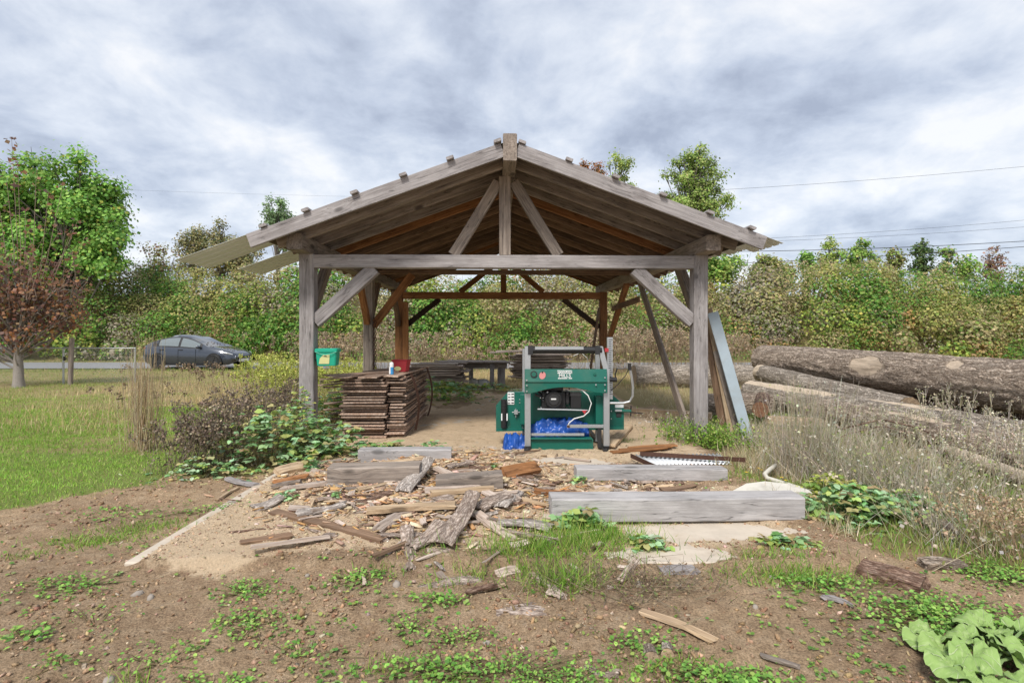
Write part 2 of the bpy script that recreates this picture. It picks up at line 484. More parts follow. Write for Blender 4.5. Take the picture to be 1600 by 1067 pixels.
def bark(name, dark, mid, light, bare=(.55,.45,.33), k=1.0, depth=.055):
    m, nt, b, o = newmat(name); N = NT(nt)
    tcn = N.n('ShaderNodeTexCoord'); oi = N.n('ShaderNodeObjectInfo')
    off = N.n('ShaderNodeVectorMath', operation='SCALE'); off.inputs[0].default_value = (17, 31, 23)
    N.l(oi.outputs['Random'], off.inputs['Scale'])
    vec = N.mapping(tcn.outputs['Object'], (1, 1, 1), off.outputs[0])
    w = N.noise(vec, 5, 4, .6); dis = N.n('ShaderNodeVectorMath', operation='ADD')
    N.l(N.mapping(vec, (k * 2.0, k * 11, k * 11)), dis.inputs[0]); N.l(w, dis.inputs[1])
    r1 = N.math('ABSOLUTE', N.math('SUBTRACT', N.noise(dis.outputs[0], 1.0, 5, .6, .8), .5))
    r2 = N.math('ABSOLUTE', N.math('SUBTRACT', N.noise(N.mapping(vec, (k * 9, k * 26, k * 26)), 1.0, 4, .6, .6), .5))
    cr = N.math('MULTIPLY', N.ramp(r1, [(0.0, 0.0), (.06, 1.0)]), N.math('ADD', N.math('MULTIPLY', N.ramp(r2, [(0.0, 0.0), (.07, 1.0)]), .5), .5))
    fine = N.noise(N.mapping(vec, (16, 34, 34)), 1.5, 6, .7)
    c = N.ramp(fine, [(.38, dark), (.5, mid), (.62, light)])
    c = N.mix(tuple(x * .5 for x in dark), c, N.math('ADD', N.math('MULTIPLY', cr, .8), .2))
    a = N.n('ShaderNodeAttribute', attribute_name='col')
    sk = N.noise(N.mapping(vec, (1.5, 22, 22)), 1.2, 5, .65)
    bw = N.mix(N.mix(tuple(x * .62 for x in bare), bare, N.ramp(sk, [(.35, 0.0), (.6, 1.0)])), tuple(min(1, x * 1.15) for x in bare), fine)
    f = N.math('MULTIPLY', a.outputs['Fac'], 1.0)
    edge = N.math('ADD', f, N.math('ADD', N.math('MULTIPLY', N.math('SUBTRACT', w, .5), 1.1), N.math('MULTIPLY', N.math('SUBTRACT', fine, .5), 1.0)))
    fac = N.ramp(edge, [(.42, 0.0), (.62, 1.0)])
    N.l(N.mix(c, bw, fac), b.inputs['Base Color'])
    b.inputs['Roughness'].default_value = .95; b.inputs['Specular IOR Level'].default_value = .15
    h = N.math('ADD', N.math('MULTIPLY', cr, .8), N.math('MULTIPLY', fine, .8))
    h = N.math('MULTIPLY', h, N.math('SUBTRACT', 1.0, N.math('MULTIPLY', fac, .85)))
    N.bump(h, .9, depth, b)
    return m
M['bark'] = bark('grey_brown_bark', (.33,.245,.185), (.62,.50,.395), (.80,.68,.57), (.52,.42,.32))
M['bark_pale'] = bark('pale_grey_bark', (.36,.295,.235), (.64,.55,.455), (.79,.71,.62), (.56,.46,.35))
M['bark_red'] = bark('reddish_bark', (.17,.10,.07), (.34,.225,.165), (.48,.36,.28))
M['bark_tree'] = bark('tree_bark', (.10,.09,.08), (.24,.22,.20), (.36,.34,.31))
M['cut_red'] = wood('red_log_end', (.16,.08,.05), (.27,.14,.08), (.36,.20,.12), knots=False, vary=.15)
M['cut'] = wood('sawn_log_end', (.26,.17,.10), (.42,.30,.19), (.52,.41,.28), knots=False, vary=.15)
M['slab_bark'] = bark('slab_bark', (.24,.175,.14), (.45,.36,.295), (.62,.52,.45), k=1.8, depth=.008)
M['slab_pale'] = bark('slab_pale_bark', (.32,.265,.23), (.54,.475,.42), (.68,.62,.57), k=1.8, depth=.008)
M['slab_red'] = bark('slab_red_bark', (.15,.085,.06), (.30,.19,.135), (.44,.32,.25), k=1.8, depth=.010)

# ================================================================== ground
SLAB = (-2.84, 2.75, 4.02, 16.4)     # x0 x1 y0 y1
SLAB_TOP = 0.06
saw_poly = gpoly([(195, 890), (330, 800), (440, 742), (560, 712), (760, 706), (905, 722), (935, 775), (1230, 770), (1230, 862), (1000, 880), (880, 866), (720, 880), (560, 875), (430, 886), (330, 915)])
pile_poly = gpoly([(440, 760), (520, 725), (760, 715), (900, 735), (890, 800), (840, 850), (640, 870), (520, 840), (430, 800)])
lawn_poly = [(-60, 5.0), (-5.3, 5.45), (-4.6, 5.9), (-4.2, 6.4), (-3.9, 7.0), (-4.0, 8.2), (-5.2, 10.5), (-7.5, 13.5), (-10, 15.0), (-60, 16.0)]
right_poly = gpoly([(1245, 800), (1300, 850), (1420, 880), (1520, 905), (1640, 930)]) + [(60, 3.2), (60, 26), (3.3, 26), (3.4, 8.5), (2.6, 7.0)]
bare_spots = [(G(875, 730), .62, .30), (G(1110, 842), .85, .26), (G(1060, 880), .45, .14)]
def masks(P):
    n1 = fbm(P, 1.1, 4, 3) - .5; n2 = fbm(P, 4.0, 3, 9) - .5
    wob = n1 * 1.0 + n2 * .35
    d_saw = sdpoly(P, saw_poly) + wob * .35
    d_lawn = sdpoly(P, lawn_poly) + wob * .9
    d_right = sdpoly(P, right_poly) + wob * .8
    slab = np.minimum(np.minimum(P[:, 0] - SLAB[0], SLAB[1] - P[:, 0]), np.minimum(P[:, 1] - SLAB[2], SLAB[3] - P[:, 1]))
    shed = sstep(P[:, 1], 6.6, 7.4) * sstep(slab, -.1, .25)
    field = sstep(P[:, 1] + wob * 2.0, 12.5, 14.0)          # rough grass beyond the lawn
    field = np.maximum(field, sstep(np.abs(P[:, 0] + .1) - 3.2, 0, .6) * sstep(P[:, 1], 7.5, 8.5))
    field *= 1 - sstep(slab, -.2, .2)
    left_weeds = sdpoly(P, [(-4.2, 6.6), (-2.9, 6.6), (-2.7, 9), (-2.9, 13), (-7, 13), (-5, 9)]) + wob * .5
    field = np.maximum(field, sstep(left_weeds, -.1, .3))
    lawn = sstep(d_lawn, -.15, .35)
    right = sstep(d_right, -.15, .4)
    saw = sstep(d_saw, -.12, .22)
    return dict(saw=saw, lawn=lawn, right=right, field=field, slab=slab, shed=shed, wob=wob, n1=n1, n2=n2)
def cover(P, m):
    """how much loose soil and sawdust lies above (positive) or below the slab top"""
    c = 0.028 + m['n1'] * .05 + m['n2'] * .03 + (fbm(P, 11.0, 3, 47) - .5) * .035
    c = np.where(m['slab'] > 0, c, 0)
    strip = sstep(P[:, 0] - SLAB[0], .0, .19 + .1 * m['n1'])
    c = c * strip - .03 * (1 - strip)
    for p, a, b in bare_spots:
        q = ((P[:, 0] - p.x) / a) ** 2 + ((P[:, 1] - p.y) / b) ** 2
        c = c - .085 * np.exp(-q * 1.2)
    d = sstep(sdpoly(P, pile_poly), -.3, .7)
    c = c + d * (.04 + .09 * fbm(P, 2.2, 4, 21))
    c = c - m['shed'] * .012
    return c
def height(P):
    P = np.asarray(P, float)[:, :2]
    m = masks(P)
    near = 1 - sstep(P[:, 1], 20, 40)
    z = (fbm(P, .35, 3, 31) - .5) * .10 * near + (fbm(P, 1.6, 4, 33) - .5) * .075 * near + (fbm(P, 6.0, 4, 35, .6) - .5) * .062 * near
    # a spread of dug earth in front of the slab and a bank under the thicket
    z = z + .05 * np.exp(-((P[:, 1] - 3.7) / .6) ** 2) * (np.abs(P[:, 0]) < 9)
    z = z + 4.5 * np.clip((P[:, 1] - 34.6) / 6.0, 0, 1) * (.93 + .14 * fbm(P, .25, 2, 41))
    inside = sstep(m['slab'], -.06, .02)
    zs = SLAB_TOP + cover(P, m)
    outside = z * sstep(-m['slab'], .0, .8) - .01 + (SLAB_TOP + .0) * np.exp(-np.maximum(-m['slab'], 0) / .25) * .75
    # the road is flat
    road = sstep(P[:, 1], 24.8, 25.6) * (1 - sstep(P[:, 1], 31.6, 33.0))
    outside = outside * (1 - road) - .02 * road
    return zs * inside + outside * (1 - inside)
def hz(x, y): return float(height(np.array([[x, y]]))[0])

def axis(lo, d0, d1, hi, step, grow):
    a = list(np.arange(d0, d1, step))
    s = step; x = d1
    while x < hi: a.append(x); s *= grow; x += s
    a.append(hi)
    s = step; x = d0 - step; b = []
    while x > lo: b.append(x); s *= grow; x -= s
    b.append(lo)
    return np.array(b[::-1] + a)
xs = axis(-400, -4.2, 4.6, 400, .042, 1.05)
ys = axis(-30, 2.4, 7.6, 900, .036, 1.034)
gx, gy = np.meshgrid(xs, ys)
GP = np.c_[gx.ravel(), gy.ravel()]
gz = height(GP)
gm = masks(GP)
nx, ny = len(xs), len(ys)
ii = (np.arange(ny - 1)[:, None] * nx + np.arange(nx - 1)[None]).ravel()
quads = np.c_[ii, ii + 1, ii + nx + 1, ii + nx]
mask_cols = np.c_[np.clip(np.maximum(gm['lawn'], 0), 0, 1), np.clip(gm['saw'] * .75 + gm['shed'] * .55 * (fbm(GP, .8, 3, 5) > .3), 0, 1), np.clip(np.maximum(gm['right'], gm['field']), 0, 1)]
gme = np_mesh('ground', np.c_[GP, gz], quads, mask_cols, True)
def ground_mat():
    m, nt, b, o = newmat('soil_and_grass'); N = NT(nt)
    tcn = N.n('ShaderNodeTexCoord'); v = tcn.outputs['Object']
    a = N.n('ShaderNodeAttribute', attribute_name='col')
    sp = N.n('ShaderNodeSeparateColor'); N.l(a.outputs['Color'], sp.inputs[0])
    n1 = N.noise(v, 1.1, 7, .65); n2 = N.noise(v, 9, 6, .65); n3 = N.noise(v, 70, 6, .78)
    dirt = N.ramp(n2, [(.30, (.235, .150, .092)), (.48, (.43, .305, .195)), (.68, (.61, .47, .325))])
    dirt = N.mix(dirt, N.ramp(n1, [(.32, (.22, .148, .096)), (.65, (.53, .375, .23))]), .55)
    dirt = N.mix(dirt, N.ramp(n3, [(.36, .42), (.5, .95), (.64, 1.4)]), .9, 'MULTIPLY')
    peb = N.n('ShaderNodeTexVoronoi'); peb.inputs['Scale'].default_value = 26; N.l(v, peb.inputs[0])
    pf = N.ramp(peb.outputs['Distance'], [(.10, 1.0), (.17, 0.0)])
    dirt = N.mix(dirt, N.mix((.36, .29, .22), (.50, .44, .37), n3), N.math('MULTIPLY', pf, N.ramp(n2, [(.5, 0.0), (.62, .8)])))
    saw = N.mix((.56, .41, .26), (.80, .63, .44), n2)
    saw = N.mix(saw, N.ramp(n3, [(.3, .7), (.65, 1.15)]), .8, 'MULTIPLY')
    thr = N.math('ADD', sp.outputs[1], N.math('MULTIPLY', N.math('SUBTRACT', n2, .5), .9))
    c = N.mix(dirt, saw, N.ramp(thr, [(.22, 0.0), (.50, .95)]))
    lawn = N.mix((.13, .17, .04), (.24, .31, .08), n2)
    lt = N.math('ADD', sp.outputs[0], N.math('MULTIPLY', N.math('SUBTRACT', n2, .5), .8))
    c = N.mix(c, lawn, N.ramp(lt, [(.4, 0.0), (.65, .9)]))
    field = N.mix((.17, .155, .06), (.42, .33, .17), N.mix(n1, n2, .5))
    ft = N.math('ADD', sp.outputs[2], N.math('MULTIPLY', N.math('SUBTRACT', n2, .5), .8))
    c = N.mix(c, field, N.ramp(ft, [(.4, 0.0), (.65, .92)]))
    N.l(c, b.inputs['Base Color'])
    b.inputs['Roughness'].default_value = .97; b.inputs['Specular IOR Level'].default_value = .12
    h = N.math('ADD', N.math('MULTIPLY', n2, .6), N.math('MULTIPLY', n3, .4))
    N.bump(h, 1.0, .06, b)
    return m
tag(link('ground', gme, ground_mat()), kind='structure')

# slab under and in front of the shelter
mb = MB(); mb.box((SLAB[0], SLAB[2], -.10), (SLAB[1], SLAB[3], SLAB_TOP))
tag(mb.build('concrete_slab', M['concrete'], bevel=.012), kind='structure')
# road beyond the fence
rx = np.linspace(-220, 220, 45)
V = []; 
for x in rx: V += [(x, 26.2, .015), (x, 31.2, .03)]
me = py_mesh('road', V, [(2*i, 2*i+2, 2*i+3, 2*i+1) for i in range(len(rx)-1)])
tag(link('road', me, M['asphalt']), kind='structure')

# loose clods and stones
def scatter_pts(n, x0, x1, y0, y1, dens=None, power=1.0):
    """denser towards the camera"""
    u = RNG.random(n); y = 1 / (1 / y1 + u * (1 / y0 - 1 / y1))
    x = x0 + (x1 - x0) * RNG.random(n)
    return np.c_[x, y]
def keep(P, f): return P[RNG.random(len(P)) < f]
P = scatter_pts(52000, -7, 7, 2.2, 7.5)
P = P[np.abs(P[:, 0]) < P[:, 1] * 1.05 + .5]
m = masks(P)
P = keep(P, (1 - m['lawn'] * .9) * (1 - m['right'] * .7) * (1 - m['saw'] * .8) * (.25 + 1.2 * (fbm(P, 1.5, 3, 77) > .5)))
n = len(P); s = .003 + .013 * RNG.random(n) ** 3 + .012 * (RNG.random(n) > .985)
Z = height(P) + s * .3
pl = Pile()
C = pal([(.36, .235, .14), (.46, .315, .20), (.29, .18, .11), (.56, .44, .32)], n, .2, [5, 4, 3, 1])
kinds = RNG.integers(0, 6, n)
for q in range(6):
    tv = CHIP[0] * 1.6 * RNG.uniform(.6, 1.2, (8, 1)) + RNG.normal(0, .18, (8, 3)); sel = kinds == q; k = sel.sum(); sq = s[sel]
    pl.add(*scatter((tv, CHIP[1]), rotz_tilt(RNG.random(k) * 6.3, RNG.normal(0, .5, k), RNG.normal(0, .5, k)), np.c_[P, Z][sel], np.c_[sq * RNG.uniform(.8, 1.9, k), sq, sq * RNG.uniform(.35, .8, k)], C[sel]))
tag(pl.build('soil_clods', M['clod']), 'brown clods and small stones scattered over the bare soil', 'soil', kind='stuff')

# wood chips and bark crumbs
P1 = scatter_pts(11000, -3.2, 2.9, 3.7, 8.2); m = masks(P1)
P1 = keep(P1, np.clip(m['saw'] * 1.0 + .12 * (m['slab'] > 0), 0, 1))
P2 = np.array([G(x, y)[:2] for x, y in zip(RNG.normal(680, 150, 7000), np.clip(RNG.normal(772, 36, 7000), 706, 900))])
P3 = np.array([G(x, y)[:2] for x, y in zip(RNG.normal(1000, 55, 900), np.clip(RNG.normal(768, 10, 900), 740, 830))])
P = np.concatenate([P1, P2, P3]); n = len(P)
L = np.r_[.006 + .022 * RNG.random(len(P1)) ** 2, .010 + .055 * RNG.random(n - len(P1)) ** 3]
Z = height(P) + .003
C = pal([(.66, .50, .33), (.52, .37, .25), (.36, .24, .16), (.72, .60, .45), (.24, .16, .11)], n, .2, [4, 4, 2, 3, 1])
pl = Pile(); pl.add(*scatter(CHIP, rotz_tilt(RNG.random(n) * 6.3, RNG.normal(0, .25, n), RNG.normal(0, .3, n)), np.c_[P, Z], np.c_[L, L * RNG.uniform(.15, .6, n), L * RNG.uniform(.05, .2, n) + .002], C))
k = 3000; px_ = RNG.normal(660, 105, k); py_ = np.clip(RNG.normal(780, 34, k), 712, 880)
Pq = np.array([G(x, y)[:2] for x, y in zip(px_, py_)]); Lq = .03 + .11 * RNG.random(k) ** 2
Cq = pal([(.62, .45, .28), (.52, .34, .19), (.45, .31, .21), (.68, .55, .40), (.33, .22, .15), (.58, .33, .15)], k, .18)
pl.add(*scatter(CHIP, rotz_tilt(RNG.normal(0, .7, k) + math.pi * (RNG.random(k) < .5), RNG.normal(0, .18, k), RNG.normal(0, .35, k)), np.c_[Pq, height(Pq) + .006 + .02 * RNG.random(k)], np.c_[Lq, Lq * RNG.uniform(.12, .45, k), .004 + .010 * RNG.random(k)], Cq))
tag(pl.build('wood_chips', M['chip']), 'sawdust, bark crumbs and wood chips strewn over the slab', 'wood chips', kind='stuff')

# ================================================================== timber shelter
SX, SY, SR = -0.10, 8.40, rad(1.5)
shed = empty('timber_shelter', (SX, SY, 0), SR)
tag(shed, 'open timber frame shelter with grey posts and low gable roof', 'shelter')
def sb(name, p0, p1, w, h, mat='grey', **k): return beam(name, p0, p1, w, h, M[mat], shed, **k)
HS = 2.98
TB, TT = 2.707, 2.905         # tie beam bottom and top
PB, PT = 2.91, 3.135          # wall plate
RX = 0.05
def zr(d): return 4.36 - .366 * d
for x, y, mat in ((-HS, 0, 'grey'), (HS, 0, 'grey'), (-HS, 3.9, 'greybrown'), (-HS, 7.7, 'orange'), (HS, 7.7, 'orange')):
    sb('post', (x, y, -.05), (x, y, PB), .215, .215, mat, n=8, ch=.012, warp=.005)
sb('sister_post', (-HS + .21, 7.56, -.02), (-HS + .20, 7.56, 2.61), .16, .12, 'orange', n=6)
sb('sister_post', (HS - .52, 7.42, -.02), (HS - .15, 7.52, 2.45), .20, .05, 'brown', n=6, up=(1, 0, 0))
# wall plates, ridge
for s in (-1, 1):
    sb('wall_plate', (s * HS, -.58, (PB + PT) / 2), (s * HS, 8.35, (PB + PT) / 2), .215, PT - PB, 'greybrown', n=10, ch=.014)
sb('ridge_beam', (RX, -.86, 4.275), (RX, 8.6, 4.275), .19, .37, 'greybrown', n=10, ch=.012)
# front, middle and rear trusses
sb('tie_beam', (-HS + .108, 0, (TB + TT) / 2), (HS - .108, 0, (TB + TT) / 2), .19, TT - TB, 'grey', n=10)
sb('tie_beam', (-HS + .10, 3.9, 3.07), (HS - .10, 3.9, 3.07), .12, .10, 'brown', n=8)
sb('tie_beam', (-HS + .108, 7.7, (TB + TT) / 2), (HS - .108, 7.7, (TB + TT) / 2), .17, TT - TB, 'orange', n=8)
sb('king_post', (RX - .06, 0, TT), (RX - .06, 0, 4.09), .175, .195, 'greybrown', n=5)
sb('king_post', (RX, 3.9, 3.12), (RX, 3.9, 4.09), .12, .12, 'orange', n=4)
sb('king_post', (RX, 7.75, TB - .01), (RX, 7.75, 4.09), .14, .16, 'orange', n=5, up=(1, 0, 0))
for s in (-1, 1):
    sb('strut', (RX - .04 + s * .80, 0, TT + .005), (RX - .04 + s * .12, 0, 4.02), .11, .165, 'greybrown', up=(s, 0, .5), n=4)
    sb('strut', (s * 1.22, 7.7, TT + .005), (RX + s * .08, 7.7, 3.85), .12, .15, 'orange', up=(s, 0, .5), n=4)
    sb('knee_brace', (s * (HS - .108), 0, 1.90), (s * 1.98, 0, TB - .002), .14, .195, 'grey', up=(s, 0, 1), n=5)
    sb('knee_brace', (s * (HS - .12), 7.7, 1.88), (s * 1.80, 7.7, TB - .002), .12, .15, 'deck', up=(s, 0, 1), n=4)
    sb('knee_brace', (s * HS, .118, 2.02), (s * HS, .98, PB), .13, .17, 'greybrown', up=(0, -1, 1), n=4)
sb('knee_brace', (-HS, 3.78, 1.95), (-HS, 2.95, PB), .12, .15, 'orange', up=(0, 1, 1), n=4)
sb('knee_brace', (-HS, 4.02, 1.95), (-HS, 4.85, PB), .12, .15, 'brown', up=(0, -1, 1), n=4)
sb('knee_brace', (-HS + .108, 3.9, 1.88), (-2.02, 3.9, 3.02), .12, .16, 'orange', up=(-1, 0, 1), n=4)
sb('knee_brace', (HS, 7.58, 1.05), (HS, 4.70, PB), .12, .14, 'orange', up=(0, 1, 1), n=5)
sb('knee_brace', (-HS, 7.58, 1.95), (-HS, 6.75, PB), .12, .15, 'brown', up=(0, 1, 1), n=4)
sb('diagonal_brace', (HS - .02, .28, .02), (HS - .03, 3.45, 2.86), .05, .20, 'greybrown', up=(0, -1, 1), n=6)
sb('girt', (HS - .09, 3.25, 2.44), (HS - .09, 5.95, 2.36), .045, .13, 'brown', n=4)
# rafters, fascia
for s in (-1, 1):
    for i in range(16):
        y = -.36 + i * .578
        dl = 3.38 + random.uniform(-.04, .06)
        mat = 'greybrown' if i < 3 else random.choice(['brown', 'brown', 'brown', 'orange', 'brown', 'brown'])
        d0 = .105
        p0 = (RX + s * d0, y, zr(d0) - .10); p1 = (RX + s * dl, y, zr(dl) - .10)
        sb('rafter', p0, p1, .055 if i else .075, .185, mat, n=5, ch=.005)
    p0 = (RX + s * .098, -.80, zr(.098) - .075); p1 = (RX + s * 3.56, -.80, zr(3.56) - .075)
    sb('fascia_board', p0, p1, .045, .195, 'grey', n=8, ch=.005)
    # sheathing boards seen from below
    for i in range(17):
        d = .20 + i * .203
        z = zr(d) + .006
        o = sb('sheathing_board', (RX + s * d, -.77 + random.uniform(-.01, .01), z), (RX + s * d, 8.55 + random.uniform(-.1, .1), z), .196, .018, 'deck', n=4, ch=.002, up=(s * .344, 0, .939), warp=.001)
    # battens on top of the sheets, ends standing proud of the fascia
    for d in (.17, .82, 1.46, 2.12, 2.78, 3.36):
        z = zr(d) + .058
        sb('batten', (RX + s * d, -.87 + random.uniform(-.03, .02), z), (RX + s * d, 8.6, z), .105, .038, 'grey', n=4, up=(s * .344, 0, .939), warp=.001)
# roofing sheets with raised ribs
def roof_sheet(s, y0, y1, d1):
    prof = []; y = y0
    while y < y1 - .01:
        for dy, h in ((0, 0), (.070, 0), (.088, .024), (.118, .024), (.136, 0)):
            if y + dy <= y1: prof.append((y + dy, h))
        y += .20
    prof.append((y1, 0))
    V = []
    for k, d in enumerate((.06, d1 * .5, d1)):
        for yy, h in prof:
            V.append((RX + s * d, yy, zr(d) + .032 + h))
    n = len(prof)
    Fa = [(r*n+i, r*n+i+1, (r+1)*n+i+1, (r+1)*n+i) for r in range(2) for i in range(n-1)]
    o = link('roof_sheet', py_mesh('roof_sheet', V, Fa), M['cream'], shed)
    md = o.modifiers.new('thick', 'SOLIDIFY'); md.thickness = .003; md.offset = 0
for s in (-1, 1):
    edges = [-.79, .12, .74, 1.64, 2.55, 3.45, 4.35, 5.25, 6.15, 7.05, 7.95, 8.55]
    ext = {0: 4.58, 1: 3.60, 2: 4.42} if s < 0 else {0: 3.84, 1: 3.72}
    for i in range(len(edges) - 1):
        roof_sheet(s, edges[i] + .002, edges[i+1] - .002, ext.get(i, 3.66 + random.uniform(-.02, .03)))
# chains hanging on the middle post
for dx, z1 in ((.15, 2.0), (.19, 1.95)):
    mb = MB()
    for k in range(20):
        z = z1 - .06 * k; r = .018
        a = (k % 2) * math.pi / 2
        pts = [(-HS + dx + math.cos(t) * r * math.cos(a), 3.72 + math.cos(t) * r * math.sin(a), z + math.sin(t) * .036) for t in np.linspace(0, 2 * math.pi, 9)]
        mb.tube(pts, .006, 4, False)
    o = mb.build('chain', M['rust']); o.matrix_world = Matrix.Translation((SX, SY, 0)) @ Matrix.Rotation(SR, 4, 'Z')
    tag(o, 'rusty chain hanging beside the middle left post, ' + ('nearer the post' if dx < .17 else 'farther from the post'), 'chain', 'chains hung on the middle post')

# ================================================================== portable sawmill
MY = 7.75
mroot = Vector(((875 - 800) / F * MY, MY, SLAB_TOP))
mill = empty('portable_sawmill', mroot)
tag(mill, 'green portable band sawmill with black engine standing under the shelter', 'sawmill')
def MP(px, py, dy=0.0): return AT(px, py, MY + dy) - mroot
def mbox(name, x0, y0, x1, y1, dy0, dy1, mat, parent=mill, bevel=.003):
    """box whose front face spans the given photo measures at depth dy0"""
    a, b = MP(x0, y1, dy0), MP(x1, y0, dy0)
    mb = MB(); mb.box((a.x, dy0, a.z), (b.x, dy1, b.z))
    return mb.build(name, M[mat], parent, bevel=bevel)
def mprism(name, pts, dy0, dy1, mat, parent=mill):
    q = [MP(x, y, dy0) for x, y in pts]
    return MB().prism([(p.x, p.z) for p in q], dy0, dy1).build(name, M[mat], parent, bevel=.002)
def mtube(name, pts, r, mat, parent=mill, n=10):
    return MB().tube([MP(*p) for p in pts], r, n).build(name, M[mat], parent, smooth=False)
def bolts(parent, pts, dy, r=.012):
    for x, y in pts:
        p = MP(x, y, dy)
        MB().cyl(p, p + Vector((0, -.012, 0)), r, 6).build('bolt', M['zinc'], parent)
# band housing behind
hp = [(775, 672), (775, 634), (794, 613), (952, 612), (975, 633), (975, 669)]
hous = mprism('blade_housing', hp, .34, .50, 'green')
mprism('housing_flange', [(775, 674), (775, 670), (975, 667), (975, 671)], .30, .34, 'green', hous)
# masts front and rear
for x, y0, y1 in ((824.5, 541, 697), (948, 577, 697)):
    mbox('mast', x - 4.6, y0, x + 4.6, y1, 0, .075, 'zinc')
for x, y0 in ((820, 545), (934, 545)):
    mbox('mast', x - 3.6, y0, x + 3.6, 690, .42, .48, 'zinc')
mb = MB(); mb.prism([(p.x, p.z) for p in (MP(933, 541), MP(942, 541), MP(951, 577), MP(943, 577))], .005, .07)
mb.build('mast_top', M['zinc'], mill, bevel=.003)
# top cross tube with rack
mtube('cross_tube', [(827, 547, .04), (940, 547, .04)], .052, 'black', n=14)
mbox('rack', 836, 541.5, 912, 546.5, -.022, -.012, 'zinc')
for x in (829, 934): mbox('tube_bracket', x - 4, 540, x + 4, 554, -.016, .0, 'dark')
# height scale column with pointer
sc_ = mbox('height_scale', 949, 527, 957.5, 624, .11, .17, 'zinc')
for k in range(26): mbox('scale_mark', 951, 530 + k * 3.4, 955.5 if k % 5 else 957, 530.9 + k * 3.4, .104, .109, 'dark', sc_, 0)
mbox('pointer', 945, 544, 951, 550, .085, .10, 'redm')
# front cover panel with arched lower edge
a_, b_ = MP(820, 597, -.075), MP(949, 577, -.075)
cov = MB().add([(a_.x, -.075, a_.z), (b_.x, -.075, a_.z), (b_.x, -.010, a_.z), (a_.x, -.010, a_.z), (a_.x, -.035, b_.z), (b_.x, -.035, b_.z), (b_.x, -.010, b_.z), (a_.x, -.010, b_.z)], [(0,3,2,1),(4,5,6,7),(0,1,5,4),(1,2,6,5),(2,3,7,6),(3,0,4,7)]).build('front_cover', M['green'], mill, bevel=.003)
def cz(py): return .040 * (597 - py) / 20          # how far the leaning face has receded at that height
pts = [(820, 597.2), (949, 597.2), (949, 614), (943, 614)]
pts += [(930 - 95 * t, 614 - 15.5 * math.sin(math.pi * (.16 + .68 * t)) * 1.0 + 6.5) for t in np.linspace(0, 1, 11)]
pts += [(827, 615), (820, 615)]
mprism('arch_bracket', pts, -.055, -.035, 'green', cov)
bolts(cov, [(823, 594), (823, 602), (823, 611), (945, 590), (945, 601), (945, 610), (931, 601)], -.076)
p = MP(834, 584.5, -.072 + cz(589))
MB().cyl(p, p + Vector((0, -.02, 0)), .047, 18).build('gauge', M['dark'], cov)
MB().cyl(p + Vector((0, -.02, 0)), p + Vector((0, -.024, 0)), .033, 18).build('gauge_face', M['green'], cov)
p = MP(847.5, 586.5, -.076 + cz(590))
V = [p + Vector((.046 * math.cos(t) + .006 * math.sin(t), -.006, .052 * math.sin(t))) for t in np.linspace(0, 2 * math.pi, 15)[:-1]]
MB().add(V + [v + Vector((0, .006, 0)) for v in V], [list(range(13, -1, -1))] + [(i, (i+1) % 14, (i+1) % 14 + 14, i + 14) for i in range(14)]).build('warning_tag', M['pink'], cov)
p = MP(847.5, 581.5, -.084 + cz(590))
MB().cyl(p, p + Vector((0, -.004, 0)), .012, 10).build('tag_eyelet', M['dark'], cov)
p = MP(929, 584, -.072 + cz(586)); MB().cyl(p, p + Vector((0, -.025, 0)), .02, 10).build('knob', M['green'], cov)
# lettering on the cover
def text(name, body, loc, size, mat, parent, sx=1.0, bold=.0):
    cu = bpy.data.curves.new(name, 'FONT'); cu.body = body; cu.size = size; cu.align_x = 'CENTER'; cu.align_y = 'CENTER'
    cu.offset = bold; cu.extrude = .0008; cu.resolution_u = 3
    tmp = bpy.data.objects.new(name, cu); COL.objects.link(tmp)
    dg = bpy.context.evaluated_depsgraph_get()
    me = bpy.data.meshes.new_from_object(tmp.evaluated_get(dg)); bpy.data.objects.remove(tmp)
    me.materials.clear()
    o = link(name, me, mat, parent); o.location = loc; o.rotation_euler = (rad(90), 0, 0); o.scale = (sx, 1, 1)
    return o
plate = mbox('logo_plate', 871, 578.6, 894, 583.6, -.0785 + cz(583.6), -.0755 + cz(580), 'white', cov, 0)
text('lettering', 'WOODLAND', MP(882.5, 581.1, -.0805 + cz(583.6)), .042, M['green'], cov, .85, .0002)
text('lettering', 'MILLS', MP(882.5, 587.0, -.0775 + cz(590.5)), .062, M['white'], cov, 1.12, .0009)
mb = MB()
for k in range(12):
    if k == 8: continue
    a = MP(872 + k * 1.86, 592.1, -.0775); mb.box((a.x, -.0790 + cz(592.1), a.z), (a.x + .0125, -.0757 + cz(590), a.z + .017))
mb.build('small_lettering', M['white'], cov)
# engine
eng = empty('engine'); eng.parent = mill
c = MP(865, 624, .05)
mbox('crankcase', 846, 612, 884, 640, .10, .33, 'black', eng, .01)
MB().cyl(c + Vector((0, .06, 0)), c + Vector((0, -.03, 0)), .125, 24).build('recoil_cover', M['black'], eng, bevel=.015)
MB().cyl(c + Vector((0, -.03, 0)), c + Vector((0, -.045, 0)), .075, 20).build('recoil_hub', M['dark'], eng, bevel=.004)
mb = MB()
for k in range(9):
    a = 2 * math.pi * k / 9
    mb.box((c.x + .1 * math.cos(a) - .012, c.y - .036, c.z + .1 * math.sin(a) - .004), (c.x + .1 * math.cos(a) + .012, c.y - .03, c.z + .1 * math.sin(a) + .004))
mb.build('cooling_slot', M['dark'], eng)
mbox('engine_badge', 861, 622.4, 869, 624.4, .0, .004, 'white', eng, 0)
mbox('fuel_tank', 846, 600, 880, 611.5, .08, .30, 'black', eng, .02)
mbox('air_filter', 884, 611, 890, 630, .10, .28, 'dark', eng, .008)
